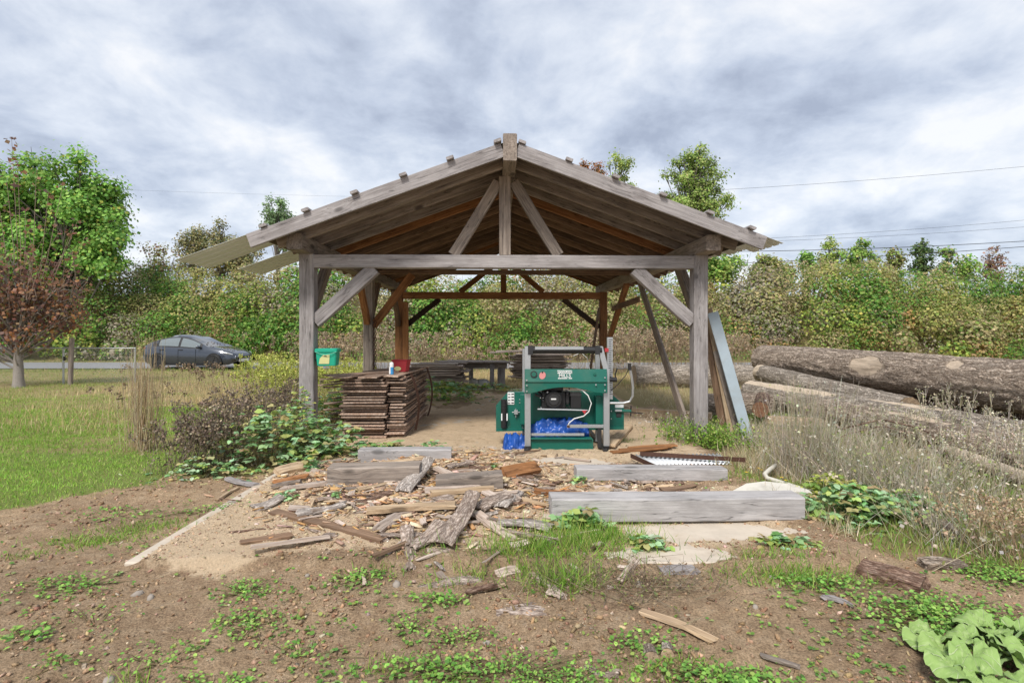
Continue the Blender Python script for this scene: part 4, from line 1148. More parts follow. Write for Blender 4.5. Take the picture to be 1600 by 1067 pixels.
bark_slab((780, 832), (862, 840), 0.162, 0.30, 'pale whitish bark slab right of the heap', .02, .02, 'slab_pale', 5)
bark_slab((748, 818), (790, 800), 0.170, 0.54, 'grey bark slab behind the pale whitish slab', .03, .02, 'slab_bark', 6)
bark_slab((785, 815), (808, 790), 0.136, 0.48, 'smooth grey bark piece right of the slanting batten', .03, .0, 'slab_pale', 7)
bark_slab((464, 815), (540, 806), 0.170, 0.36, 'pale bark slab lying on the sawdust left of the heap', .01, .02, 'slab_pale', 8)
bark_slab((395, 800), (440, 790), 0.187, 0.66, 'rounded bark lump at the left of the sawdust', .0, .02, 'slab_pale', 9)
bark_slab((560, 802), (612, 790), 0.136, 0.48, 'curled bark strip below the sawdusted beam', .02, .0, 'slab_red', 10)
bark_slab((650, 905), (752, 898), 0.136, 0.36, 'flat bark slab half buried before the heap', -.02, .0, 'slab_bark', 11)
bark_slab((778, 942), (880, 948), 0.170, 0.36, 'broad bark slab sunk in the foreground soil', -.03, .0, 'slab_bark', 12)
bark_slab((700, 752), (728, 745), 0.119, 0.60, 'dark bark chunk behind the short dark beam', .03, .03, 'slab_bark', 13)
bark_slab((735, 752), (765, 750), 0.119, 0.36, 'pinkish bark chip right of the dark bark chunk', .03, .0, 'slab_red', 14)
bark_slab((915, 1028), (965, 1040), 0.060, 0.36, 'small weathered bark chip in the front soil', .0, .0, 'slab_bark', 15)
# scattered smaller pieces: too alike to tell apart
mats = ['offcut', 'pale', 'brown', 'offcut', 'offcut', 'slab_bark', 'slab_pale', 'slab_red', 'pale', 'offcut']
for i in range(288):
    if i < 243:
        px, py = random.gauss(672, 112), min(895, max(715, random.gauss(782, 38)))
    elif i < 268: px, py = random.gauss(1010, 55), random.gauss(770, 8)
    else: px, py = random.uniform(560, 1020), random.uniform(850, 930)
    p = onground(px, py); L = (random.uniform(.06, .30) if i % 4 else random.uniform(.3, .55)) if i < 243 else random.uniform(.05, .2); a = random.gauss(0, .6) + (math.pi if random.random() < .5 else 0)
    w, t = random.uniform(.02, .085), random.uniform(.008, .028)
    p.z += t / 2 + random.uniform(-.012, .02); q = p + Vector((math.cos(a) * L, math.sin(a) * L, random.uniform(-.03, .03)))
    mk = random.choice(mats)
    o = beam('wood_scrap', p, q, w, t, M[mk], n=3, ch=.003, warp=.006, rag=.02, roll=random.uniform(-.4, .4), taper=random.uniform(0, .6))
    look = {'offcut': 'grey brown splinter', 'pale': 'pale yellow splinter', 'brown': 'dark brown splinter', 'slab_bark': 'rough bark scrap', 'slab_pale': 'pale grey bark scrap', 'slab_red': 'reddish bark scrap'}[mk]
    size = 'long' if L > .3 else ('short' if L < .14 else 'medium')
    where = 'between the two right beams' if 243 <= i < 268 else ('on the soil before the offcut heap' if py > 845 else ('at the left end of the offcut heap' if px < 590 else ('at the right end of the offcut heap' if px > 770 else ('behind the sawdusted beam' if py < 760 else 'in the middle of the offcut heap'))))
    tag(o, f'{size} {look} lying {where}', 'wood scrap', 'small wood scraps strewn on the ground')

# corrugated sheet, rusty angle, pipe, live edge board
p0, p1 = G(1018, 728, .1), G(1160, 735, .1)
V = []; N_ = 72
for k in range(N_ + 1):
    t = k / N_; x = p0.x + (p1.x - p0.x) * t
    for yy in (0, .45): V.append((x + yy * (.05 - .25 * (1 - t)), p0.y + .05 + yy + .05 * t, .105 + .013 * math.sin(t * 21 * 2 * math.pi) + .05 * yy))
me = py_mesh('corrugated_sheet', V, [(2*k, 2*k+2, 2*k+3, 2*k+1) for k in range(N_)], True)
o = link('corrugated_sheet', me, M['white_metal']); md = o.modifiers.new('t', 'SOLIDIFY'); md.thickness = .003
tag(o, 'white corrugated metal sheet lying behind the right grey beam', 'metal sheet')
for a, b, lb in (((1000, 712), (1165, 722), 'rusty steel angle along the far edge of the corrugated sheet'), ((985, 715), (1028, 735), 'rusty steel angle along the left edge of the corrugated sheet')):
    q0, q1 = G(*a, .14), G(*b, .14); d = (q1 - q0).normalized()
    Lq = (q1 - q0).length
    o = MB().box((0, 0, 0), (Lq, .05, .006)).box((0, .0, .0065), (Lq, .006, .055)).build('steel_angle', M['rust']); o.matrix_world = frame_from(q0, q1)
    tag(o, lb, 'steel angle', 'rusty angles round the corrugated sheet')
for k in range(3):
    q0 = G(955 + k * 14, 706 - k * 3, .1); q1 = G(1040 + k * 8, 699 - k * 2, .12)
    tag(beam('board', q0, q1, .12, .02, M['orange'], n=3), f'reddish thin board beside the corrugated sheet, {("front", "middle", "back")[k]} of three', 'board', 'reddish boards right of the mill')
pts = [G(1212, 727, .14), G(1203, 733, .13), G(1195, 741, .10), G(1199, 747, .07), G(1212, 751, .06), G(1240, 760, .06), G(1268, 769, .06)]
tag(MB().tube(pts, .026, 10).build('bent_pipe', M['pvc'], smooth=True), 'bent dirty white pipe lying in the grass behind the live edge board', 'pipe')
q0, q1 = G(1140, 781, .10), G(1268, 776, .10); L = (q1 - q0).length
prof = [(0, .0), (.05, .06), (.3, .15), (.55, .17), (.8, .13), (1.0, .05), (1, 0)]
V = []; Fa = []
for h in (0, .03):
    for t, w in prof: V.append((t * L, -w * .2, h + w * .25)); V.append((t * L, w, h + w * .55))
n = len(prof)
for k in range(n - 1):
    Fa += [(2*k, 2*k+2, 2*k+3, 2*k+1), (2*n+2*k, 2*n+2*k+1, 2*n+2*k+3, 2*n+2*k+2), (2*k, 2*k+1, 2*n+2*k+1, 2*n+2*k)[::-1], (2*k, 2*n+2*k, 2*n+2*k+2, 2*k+2), (2*k+1, 2*k+3, 2*n+2*k+3, 2*n+2*k+1)]
o = link('live_edge_board', py_mesh('live_edge_board', V, Fa), M['pvc']); o.matrix_world = frame_from(q0, q1)
tag(o, 'cream live edge board lying behind the longest grey beam', 'board')
p = onground(1017, 1020); log('log_round', 'small round log end with orange cut in the front grass', p + Vector((0, -.01, .015)), p + Vector((.01, .09, .005)), .040, .036, 'bark', [], 12, .05, 6, 14, group='small log rounds')
p = onground(1042, 1012); log('log_round', 'small grey log round beside the orange cut one', p + Vector((0, -.01, .012)), p + Vector((.02, .08, .005)), .034, .03, 'bark_pale', [], 13, .05, 6, 14, group='small log rounds')
for i, (px, py, s) in enumerate(((620, 905, .03), (1000, 905, .03), (1205, 893, .022), (215, 915, .03), (235, 922, .025), (1180, 940, .02), (905, 905, .03), (480, 890, .02), (60, 985, .02), (170, 1040, .03), (1060, 905, .025), (760, 985, .02))):
    p = onground(px, py)
    V, Fa, C = scatter(ICO, rotz_tilt(np.array([random.random() * 6]), np.array([.3])), np.array([p]), np.array([[s * 1.4, s, s * .8]]), np.array([[1, 1, 1.]]))
    V = V + RNG.normal(0, s * .08, V.shape)
    tag(link('stone', np_mesh('stone', V, Fa), M['stone']), 'small grey stone ' + ('left of the upright bark strip', 'below the longest beam', 'beside the bright low grass', 'at the slab corner', 'just right of the slab corner stone', 'in the right centre soil', 'beside the dead grass heap', 'below the sawdust edge', 'near the bottom left edge', 'at the bottom left', 'by the half buried board', 'right of the dark green weed')[i], 'stone', 'stones on the soil')

# ================================================================== parked car
def car():
    CY = 26.3
    a = AT(311, 577, CY)
    root = empty('parked_car', (a.x, CY, .01), rad(-9)); tag(root, 'dark grey blue electric crossover car parked along the road', 'car')
    L, Wd = 4.72, .95
    paint, nt, b, o_ = newmat('dark_car_paint'); b.inputs['Base Color'].default_value = (.040, .050, .070, 1); b.inputs['Metallic'].default_value = .3; b.inputs['Roughness'].default_value = .28; b.inputs['Coat Weight'].default_value = 1.0; b.inputs['Coat Roughness'].default_value = .04
    glass, nt, b, o_ = newmat('car_glass'); b.inputs['Base Color'].default_value = (.012, .016, .018, 1); b.inputs['Roughness'].default_value = .04; b.inputs['Specular IOR Level'].default_value = .9; b.inputs['Coat Weight'].default_value = 1
    pane, nt, b, o_ = newmat('tinted_pane'); b.inputs['Base Color'].default_value = (.16, .19, .20, 1); b.inputs['Roughness'].default_value = .08; b.inputs['Coat Weight'].default_value = 1
    def interp(x, ks): return float(np.interp(x, [k[0] for k in ks], [k[1] for k in ks]))
    top = [(0, .62), (.06, .74), (.30, .86), (.70, .97), (1.20, 1.07), (1.55, 1.24), (2.05, 1.47), (2.45, 1.585), (2.85, 1.62), (3.3, 1.58), (3.8, 1.44), (4.2, 1.27), (4.5, 1.13), (4.62, 1.07), (4.68, .92), (4.72, .7)]
    belt = [(0, .56), (.3, .74), (.9, .88), (1.3, .95), (2.5, .99), (3.6, 1.04), (4.3, 1.09), (4.62, 1.02), (4.72, .66)]
    wid = [(0, .62), (.12, .80), (.45, .92), (.9, .955), (2.4, .96), (3.9, .95), (4.4, .90), (4.65, .80), (4.72, .72)]
    low = [(0, .36), (.2, .24), (.8, .20), (4.0, .20), (4.5, .28), (4.72, .42)]
    xs_ = [0, .05, .12, .25, .45, .7, .95, 1.2, 1.3, 1.42, 1.6, 1.8, 2.0, 2.2, 2.45, 2.7, 2.85, 2.95, 3.2, 3.5, 3.7, 3.85, 4.05, 4.25, 4.45, 4.58, 4.66, 4.72]
    rows = 9; V = []
    for x in xs_:
        zt, zb, w, zl = interp(x, top), interp(x, belt), interp(x, wid), interp(x, low)
        zb = min(zb, zt - .05); g = max(zt - zb, .05)
        tum = min(.27, g * .42)
        sec = [(w * .90, zl), (w * .985, zl + .12), (w, zl + (zb - zl) * .5), (w * .985, zb - .05), (w * .955, zb), (w * .955 - tum * .45, zb + g * .48), (w * .955 - tum * .95, zb + g * .86), (w * .5, zt - .012), (0, zt)]
        V += [(x, s * y, z) for s in (1,) for y, z in sec]
    n = len(xs_)
    Vr = V + [(x, -y, z) for x, y, z in V]
    def is_glass(i, j):
        x = (xs_[i] + xs_[i+1]) / 2
        if j in (4, 5): return False
        if j in (6, 7): return 1.2 < x < 2.2 or 2.95 < x < 4.3     # windscreen, tailgate glass
        return False
    body, gl = [], []
    for s in (0, 1):
        o0 = s * len(V)
        for i in range(n - 1):
            for j in range(rows - 1):
                q = (o0 + i*rows + j, o0 + i*rows + j + 1, o0 + (i+1)*rows + j + 1, o0 + (i+1)*rows + j)
                if s: q = q[::-1]
                (gl if is_glass(i, j) else body).append(q)
        body.append(tuple(o0 + j for j in range(rows))); body.append(tuple(o0 + (n-1)*rows + j for j in range(rows)))
    T = Matrix.Translation((-L / 2, 0, 0)) ; flip = Matrix.Rotation(math.pi, 4, 'Z')     # nose towards +x
    def put(name, me, mat, par=root):
        o = link(name, me, mat, par); o.matrix_local = flip @ T; return o
    b_ = put('body', py_mesh('body', Vr, body, True), paint)
    g_ = put('window', py_mesh('window', Vr, gl), glass)
    for o in (b_, g_):
        me = o.data
    # side windows: a dark frame with two panes set proud of it
    def side_strip(name, x0, x1, t0, t1, off, mat, sgn, par):
        xx = np.linspace(x0, x1, 9); V2 = []
        for x in xx:
            zt, zb, w = interp(x, top), interp(x, belt), interp(x, wid); g = zt - zb; tum = min(.27, g * .42)
            for t in (t0, (t0 + t1) / 2, t1):
                z = zb + g * t; yy = w * .955 - tum * (.45 * t / .48 if t < .48 else .45 + .5 * (t - .48) / .38)
                V2.append((x, sgn * (yy + off), z))
        return put(name, py_mesh(name, V2, [(3*i+j, 3*i+3+j, 3*i+4+j, 3*i+1+j) for i in range(8) for j in range(2)]), mat, par)
    for sgn in (1, -1):
        fr = side_strip('window_frame', 1.50, 4.05, .03, .84, .005, M['black'], sgn, root)
        for x0, x1 in ((1.62, 2.60), (2.72, 3.72)): side_strip('side_window', x0, x1, .12, .76, .011, pane, sgn, root)
    # wheels
    for wx_ in (.86, 3.75):
        for s in (1, -1):
            c = Vector((L / 2 - wx_, s * .962, .355))
            MB().cyl(c - Vector((0, s * .02, 0)), c + Vector((0, s * .010, 0)), .415, 28).build('wheel_arch', M['black'], root)
            wh = empty('wheel'); wh.parent = root; wh.location = c
            MB().cyl((0, -s * .10, 0), (0, s * .03, 0), .355, 28).build('tyre', M['black'], wh, bevel=.02)
            MB().cyl((0, s * .02, 0), (0, s * .037, 0), .255, 24).build('rim', M['dark'], wh)
            for k in range(5):
                an = 2 * math.pi * k / 5
                MB().tube([(0, s * .042, 0), (.24 * math.cos(an), s * .040, .24 * math.sin(an))], .022, 5).build('spoke', M['zinc'] if k % 5 == 9 else M['dark'], wh)
    for s in (1, -1):
        mr = MB().tube([(L/2 - 1.55, s * .93, 1.03), (L/2 - 1.60, s * 1.02, 1.05), (L/2 - 1.62, s * 1.10, 1.05)], [.05, .075, .05], 8).build('mirror', paint, root, True)
        for hx in (2.55, 3.55): MB().box((L/2 - hx - .11, s * .953, .90), (L/2 - hx + .11, s * .968, .93)).build('door_handle', M['dark'], root)
        hl = MB().tube([(L/2 - .10, s * .68, .70), (L/2 - .28, s * .83, .77), (L/2 - .45, s * .90, .80)], [.03, .045, .02], 6).build('headlight', M['white_metal'], root)
        MB().tube([(-L/2 + .05, s * .70, .98), (-L/2 + .25, s * .86, 1.0)], [.04, .03], 6).build('tail_light', M['redm'], root)
        for dx_ in (1.78, 2.68, 3.62): MB().box((L/2 - dx_ - .003, s * .955, .36), (L/2 - dx_ + .003, s * .966, .95)).build('door_seam', M['black'], root)
        MB().box((L/2 - 3.6, s * .90, .20), (L/2 - 1.0, s * .955, .27)).build('sill', M['black'], root)
    MB().box((L/2 - .04, -.35, .36), (L/2 + .005, .35, .50)).build('number_plate', M['white'], root)
    # fallen leaves on the bonnet
    n_ = 60; x = RNG.uniform(L/2 - 1.6, L/2 - .3, n_); y = RNG.uniform(-.8, .6, n_)
    z = np.array([interp(L/2 - q, top) for q in x]) - .05 * np.abs(y) + .012
    pl = Pile(); pl.add(*scatter(LEAF4, rotz_tilt(RNG.random(n_) * 6, RNG.normal(-.1, .2, n_)), np.c_[x, y, z], np.full(n_, .075), pal([(.10,.06,.03),(.2,.12,.05)], n_)))
    o = pl.build('fallen_leaves', M['leaf']); o.matrix_world = Matrix.Translation(root.location) @ Matrix.Rotation(rad(-9), 4, 'Z')
    tag(o, 'brown fallen leaves lying on the bonnet of the parked car', 'leaves', kind='stuff')
car()

# ================================================================== chain link fence
FY = 18.6
fx0, fx1 = -24.5, AT(212, 0, FY).x
fence = empty('chain_link_fence', (fx0, FY, 0)); tag(fence, 'low galvanised chain link fence with top rail along the road at left', 'fence')
FH = 1.20
MB().tube([(0, 0, FH), (fx1 - fx0, 0, FH)], .021, 8).build('top_rail', M['zinc'], fence)
for px in (98, -40, 210, -160):
    x = AT(px, 0, FY).x - fx0
    if x < 0: continue
    MB().tube([(x, .03, -.1), (x, .03, FH + .03)], .03, 8).build('fence_post', M['zinc'], fence)
pl = Pile(); lines = []
st = .056; cols_ = int((fx1 - fx0) / st); nz_ = int(FH / st)
for c_ in range(cols_):
    k = np.arange(nz_ + 1)
    lines.append(np.c_[c_ * st + (k % 2) * st, ((k + c_) % 2) * .006, k * FH / nz_])
pl.tubes(lines, [np.full(nz_ + 1, .0034)] * len(lines), (.5, .52, .53), 3)
pl.build('wire_mesh', M['wire'], fence)
MB().box((AT(98, 0, FY).x - fx0 + .03, -.02, .78), (AT(98, 0, FY).x - fx0 + .08, .03, .92)).build('latch', M['dark'], fence)
p = G(110, 602); o = beam('stake', (p.x, p.y, -.1), (p.x + .05, p.y, 1.55), .11, .11, M['greybrown'], n=5); tag(o, 'brown wooden stake standing before the chain link fence', 'stake')

# ================================================================== overhead wires
wires = [((1142, 297), (1690, 255), 40, 'uppermost thin overhead wire at right'), ((1225, 372), (1700, 338), 42, 'thin overhead wire second from the top at right'), ((1225, 377), (1700, 350), 42.5, 'thin overhead wire third from the top at right'),
         ((1220, 393), (1700, 374), 40, 'thick dark overhead cable just above the right treetops'), ((1160, 412), (1700, 381), 41, 'lowest dark overhead cable crossing the right treetops'), ((-60, 286), (620, 312), 44, 'thin overhead wire crossing the sky at left')]
for i, (a, b, y, lb) in enumerate(wires):
    p0, p1 = AT(*a, y), AT(*b, y - 1)
    d = p1 - p0; p0 = p0 - d * .6; p1 = p1 + d * .4
    pts = [p0.lerp(p1, t) - Vector((0, 0, .5 * math.sin(math.pi * t) - .45)) for t in np.linspace(0, 1, 15)]
    tag(MB().tube(pts, .022 if i in (3, 4) else (.005 if i == 5 else .010), 5).build('overhead_wire', M['dark']), lb, 'wire', 'overhead wires')

# ================================================================== vegetation helpers
LG = 1.55
def rdir(n):
    v = RNG.normal(size=(n, 3)); return v / np.linalg.norm(v, axis=1)[:, None]
def leaves(pts, size, cols, tmpl=LEAF4, flat=.6, up=0.0):
    n = len(pts)
    pitch = RNG.normal(.15, flat, n) - up
    cols = np.clip(np.asarray(cols) * LG, 0, .8)
    return scatter(tmpl, rotz_tilt(RNG.random(n) * 6.2832, pitch, RNG.normal(0, flat, n)), pts, size, cols)
def blades(P, Z, h, w, cols, lean=.25):
    n = len(P)
    R = rotz_tilt(RNG.random(n) * 6.2832, RNG.normal(0, lean, n), RNG.normal(0, lean * .6, n))
    S = np.c_[h * RNG.uniform(.3, 1.6, n), w, h]
    return scatter(BLADE, R, np.c_[P, Z], S, cols)

def orient(N):
    """rotations whose z axis is N, turned at random about it"""
    N = N / (np.linalg.norm(N, axis=1)[:, None] + 1e-9)
    T = np.cross(N, RNG.normal(size=N.shape)); T /= np.linalg.norm(T, axis=1)[:, None] + 1e-9
    return np.stack([T, np.cross(N, T), N], -1)
def leaves_n(pts, N, size, cols, tmpl=LEAF4, wild=.45):
    N = N / (np.linalg.norm(N, axis=1)[:, None] + 1e-9) + np.array([0, -.1, .55]) + RNG.normal(0, wild, N.shape)
    return scatter(tmpl, orient(N), pts, size, np.clip(np.asarray(cols) * LG, 0, .8))

# ------------------------------------------------------------------ thicket on the bank behind the road
def thicket():
    pl = Pile(); tw = Pile()
    cx, cyy, cz, cr = [], [], [], []
    for row, (y, zc, r, st) in enumerate(((34.2, .7, 1.05, 1.1), (35.2, 1.9, 1.35, 1.2), (36.6, 3.3, 1.5, 1.35), (38.2, 4.5, 1.5, 1.5), (40.0, 5.2, 1.5, 1.8))):
        x = -48.0
        while x < 56:
            cx.append(x + random.uniform(-.5, .5)); cyy.append(y + random.uniform(-.6, .6)); cz.append(zc + random.uniform(-.45, .45) + .5 * math.sin(x * .35)); cr.append(r * random.uniform(.75, 1.25)); x += st
    cen = np.c_[cx, cyy, cz]; cr = np.array(cr); n = len(cen)
    hue = fbm(cen, .22, 3, 4) + RNG.normal(0, .09, n)
    hue2 = fbm(cen, .5, 2, 14) + RNG.normal(0, .1, n)
    hg = np.clip((cen[:, 2] - .5) / 5, 0, 1)
    for i in range(n):
        common = [(.12, .155, .04), (.20, .19, .06), (.21, .165, .09)] if hg[i] > .35 else [(.09, .145, .03), (.13, .17, .04), (.17, .17, .055)]
        h = .5 + (hue[i] - .5) * 1.7 + (hg[i] - .5) * .28 - .05
        if h < .42: p = [(.055, .125, .022), (.085, .17, .03), (.04, .085, .018), (.13, .19, .035)]
        elif h < .52: p = [(.13, .175, .035), (.19, .21, .045), (.085, .12, .03), (.27, .25, .06)]
        elif h < .62: p = [(.23, .20, .07), (.19, .165, .07), (.15, .16, .045), (.27, .23, .08)]
        else: p = [(.24, .185, .10), (.19, .145, .085), (.28, .22, .12), (.17, .16, .07)]
        if hue2[i] > .72: p = [(.25, .14, .06), (.22, .135, .07), (.20, .17, .06)]
        if hue2[i] < .33: p = [(.20, .16, .125), (.15, .12, .095), (.24, .20, .15)]
        k = int(860 * cr[i] ** 2 / 1.6)
        d = rdir(k); d = d[(d[:, 1] < .55)]; k = len(d); rr = cr[i] * (RNG.random(k) ** .22)
        lump = .75 + .5 * fbm(d * 2.0 + i * 3.1, 1.3, 2, 8)
        pt = cen[i] + d * (rr * lump)[:, None] * [1, .8, .95]
        ok = pt[:, 2] > .05; pt = pt[ok]; d = d[ok]
        pl.add(*leaves_n(pt, d, RNG.uniform(.08, .18, len(pt)) * random.uniform(.75, 1.5), pal(p + p + common, len(pt), .17), LEAF4, .5))
        lines = []
        for q in range(5):
            b0 = cen[i] + [random.uniform(-.5, .5), .2, -cr[i]]; e = cen[i] + rdir(1)[0] * cr[i] * [1.1, .8, 1] + [0, 0, cr[i] * .45]
            lines.append(np.array([b0, (b0 + e) / 2 + RNG.normal(0, .1, 3), e]))
        tw.tubes(lines, [.016] * 5, (.16, .125, .10), 3)
    tw.V.append(np.zeros((0, 3))); tw.F.append(np.zeros((0, 3), int)); tw.C.append(np.zeros((0, 3)))
    pl.C = [np.clip(c * [1.22, 1.34, 1.25], 0, .8) for c in pl.C]
    o = pl.build('thicket', M['leaf']); tag(o, 'dense autumn thicket of brambles and shrubs on the bank beyond the road', 'thicket', kind='stuff')
    t = tw.build('thicket_stems', M['twig'], o); t['kind'] = 'stuff'
thicket()

# ------------------------------------------------------------------ trees
def tree(name, label, base, H, trunk_r, crown, palette, nleaf, lsize, nclump=40, group=None, trunk_col=(.17, .15, .13), seed=0, clump_r=.9, weights=None, squash=.8, vary=.16, upright=False, mat='twig'):
    """crown: list of (cx, cy, cz, rx, ry, rz) relative to base"""
    global RNG
    keepr = RNG; RNG = np.random.default_rng(seed + 100)
    root = empty(name, base); tag(root, label, 'tree', group)
    tw = Pile(); lv = Pile()
    top = max(c[2] for c in crown)
    k = 9
    tl = np.c_[np.cumsum(RNG.normal(0, .012 * H, k)) * np.linspace(0, 1, k), np.cumsum(RNG.normal(0, .012 * H, k)) * np.linspace(0, 1, k), np.linspace(-.15, top * .98, k)]
    rad_ = trunk_r * np.linspace(1.0, .22, k); rad_[0] *= 1.25
    tw.tubes([tl], [rad_], trunk_col, 9)
    tot = sum(c[3] * c[4] * c[5] for c in crown)
    limbs = []; lr = []
    for c in crown:
        m = max(4, int(nclump * c[3] * c[4] * c[5] / tot))
        for q in range(m):
            d = rdir(1)[0]; rr = RNG.random() ** .45
            p = np.array(c[:3]) + d * rr * np.array(c[3:])
            t = min(.93, max(.12, (p[2] / top) * RNG.uniform(.45, .8)))
            j = t * (k - 1); j0 = int(j); s0 = tl[j0] + (tl[min(j0 + 1, k - 1)] - tl[j0]) * (j - j0)
            mid = (s0 + p) / 2 + np.array([0, 0, -.06 * np.linalg.norm(p - s0)]) + RNG.normal(0, .04 * H * .3, 3)
            if upright: mid = s0 * .5 + p * .5 + (p - s0) * [-.18, -.18, 0]
            limbs.append(np.array([s0, mid, p])); lr.append(trunk_r * RNG.uniform(.14, .30))
            for e_ in range(3):
                ee = p + rdir(1)[0] * clump_r * .8 + [0, 0, clump_r * .3]
                limbs.append(np.array([mid * .35 + p * .65, p * .5 + ee * .5, ee])); lr.append(trunk_r * .07)
            nl = int(nleaf / max(nclump, 1) * RNG.uniform(.6, 1.4))
            off = RNG.normal(0, .5, (nl, 3)) * clump_r * [1, 1, squash]
            col = pal(palette, nl, .15, weights) * (1 + RNG.normal(0, vary))
            lv.add(*leaves_n(p + off, off / clump_r + (p - np.array(c[:3])) / np.array(c[3:]) * .7, lsize * RNG.uniform(.6, 1.35, nl), np.clip(col, .004, 1), LEAF4, .5))
    tw.tubes(limbs, lr, trunk_col, 5)
    tw.build('trunk', M[mat], root); lv.build('crown', M['leaf'], root)
    RNG = keepr
    return root
def base_at(px, Y, flat=False):
    p = AT(px, 519, Y); return (p.x, Y, 0.0 if flat else max(0, hz(p.x, Y)))
GREEN = [(.12, .25, .045), (.16, .30, .055), (.21, .33, .07), (.08, .17, .035)]
YGREEN = [(.26, .32, .08), (.20, .28, .07), (.34, .35, .11), (.15, .22, .05)]
OLIVE = [(.24, .23, .10), (.18, .18, .08), (.32, .27, .12), (.15, .14, .08)]  # olive leaf tones, lightened to put distance haze into the colour
MAROON = [(.12, .06, .045), (.17, .085, .055), (.22, .12, .065), (.09, .055, .045), (.19, .12, .07)]
RUST = [(.20, .085, .035), (.26, .12, .045), (.16, .085, .04), (.12, .10, .03)]
# red leaved maple by the fence
tree('maple_tree', 'small dark red leaved maple with stout pale trunk before the fence', (AT(30, 0, 17.6).x, 17.6, 0), 4.2, .16,
     [(-.35, 0, 2.15, 1.35, 1.2, 1.15), (.55, .1, 2.3, 1.25, 1.1, 1.05), (-1.3, 0, 1.9, .9, .8, .9), (.0, 0, 3.3, 1.5, 1.1, 1.0), (.9, 0, 3.0, 1.1, .9, .9)], MAROON + RUST, 3900, .105, 95, seed=1, clump_r=.46, weights=[5, 4, 3, 4, 3, 2.2, 1.8, 1.5, 1.2], trunk_col=(.30, .27, .24))
# its long bare shoots
sh = Pile(); lines = []; rs = []; lfp = []
bx = AT(30, 0, 17.6).x
for px, topy in ((20, 215), (44, 330), (60, 265), (78, 300), (92, 290), (8, 280), (110, 360), (125, 345), (135, 370), (0, 330), (30, 250), (52, 390), (70, 400), (100, 410)):
    t = AT(px + random.uniform(-6, 6), topy, 17.6 + random.uniform(-.6, .6)); b0 = np.array([bx + (t.x - bx) * .35, 17.6, 2.3])
    e = np.array(t); lines.append(np.array([b0, b0 * .6 + e * .4 + [.06, 0, 0], e])); rs.append(.016)
    m_ = 26 if topy < 230 else 9
    for q in range(m_): lfp.append(b0 + (e - b0) * (1 - random.random() ** 2 * (.45 if topy > 230 else .3)) + RNG.normal(0, .07, 3))
for q in range(44):
    b0 = np.array([bx + random.uniform(-1.3, 1.5), 17.6 + random.uniform(-.8, .8), random.uniform(2.0, 2.9)]); e = b0 + np.array([random.gauss(0, .35), random.gauss(0, .3), random.uniform(1.0, 2.3)])
    lines.append(np.array([b0, b0 * .5 + e * .5 + RNG.normal(0, .05, 3), e])); rs.append(.011)
    for r in range(12): lfp.append(b0 + (e - b0) * random.random() ** 1.4 + RNG.normal(0, .10, 3))
sh.tubes(lines, rs, (.30, .22, .17), 4)
lfp = np.array(lfp); sh2 = Pile(); sh2.add(*leaves(lfp, RNG.uniform(.10, .17, len(lfp)), pal(MAROON, len(lfp)), LEAF4, .7))
r_ = bpy.data.objects['maple_tree']
for nm, q, mt in (('shoots', sh, 'twig'), ('shoot_leaves', sh2, 'leaf')):
    o = q.build(nm, M[mt], r_); o.location = (-r_.location.x, -r_.location.y, -r_.location.z)
# tall green tree at left beyond the road
b = base_at(95, 36, True)
tree('broadleaf_tree', 'large bright green broadleaf tree beyond the road at the left edge', b, 12.5, .35,
     [(-2.2, 0, 10.4, 3.2, 2.6, 2.6), (1.4, 0, 10.6, 2.9, 2.4, 2.5), (2.9, -.5, 7.4, 2.3, 2.0, 2.5), (-1.0, -.6, 6.4, 3.4, 2.2, 2.8), (-5, 0, 9.6, 2.6, 2.2, 2.8)], GREEN + [(.26, .27, .05)], 42000, .20, 190, 'trees beyond the road', seed=2, clump_r=.85, weights=[4, 4, 3, 2, 1])
tree('broadleaf_tree', 'yellow green tree behind the large green tree at far left', base_at(-10, 42, True), 12, .3, [(0, 0, 9.2, 3.4, 2.5, 3), (-3, 0, 8, 3, 2.5, 3)], YGREEN + RUST[:1], 15000, .20, 70, 'trees beyond the road', seed=3, clump_r=1.0)
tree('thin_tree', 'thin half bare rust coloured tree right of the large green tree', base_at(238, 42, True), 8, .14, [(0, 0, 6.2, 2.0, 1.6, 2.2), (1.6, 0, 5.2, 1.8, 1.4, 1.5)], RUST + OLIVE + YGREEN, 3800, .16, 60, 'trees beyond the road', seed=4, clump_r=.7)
for i, (px, topy, w) in enumerate(((303, 348, 1.3), (342, 346, 1.6), (378, 362, 1.2))):
    Y = 52; H = CAMH + (519 - topy) / F * Y - base_at(px, Y)[2]
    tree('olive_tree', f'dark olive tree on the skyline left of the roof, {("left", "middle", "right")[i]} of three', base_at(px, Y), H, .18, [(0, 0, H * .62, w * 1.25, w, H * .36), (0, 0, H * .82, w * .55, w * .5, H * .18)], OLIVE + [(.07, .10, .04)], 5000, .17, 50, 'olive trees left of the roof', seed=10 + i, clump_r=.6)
Y = 66; H = CAMH + (519 - 308) / F * Y - base_at(435, Y)[2]
tree('poplar_tree', 'pale grey green poplar standing up behind the left roof slope', base_at(435, Y), H, .25, [(0, 0, H * .80, 2.2, 1.8, H * .20), (.9, 0, H * .66, 2.2, 1.7, H * .18)], [(.13, .20, .09), (.17, .24, .12), (.10, .16, .07)], 5200, .24, 70, 'trees beyond the road', seed=15, clump_r=.6, upright=True)
Y = 46; H = CAMH + (519 - 228) / F * Y - base_at(1082, Y)[2]
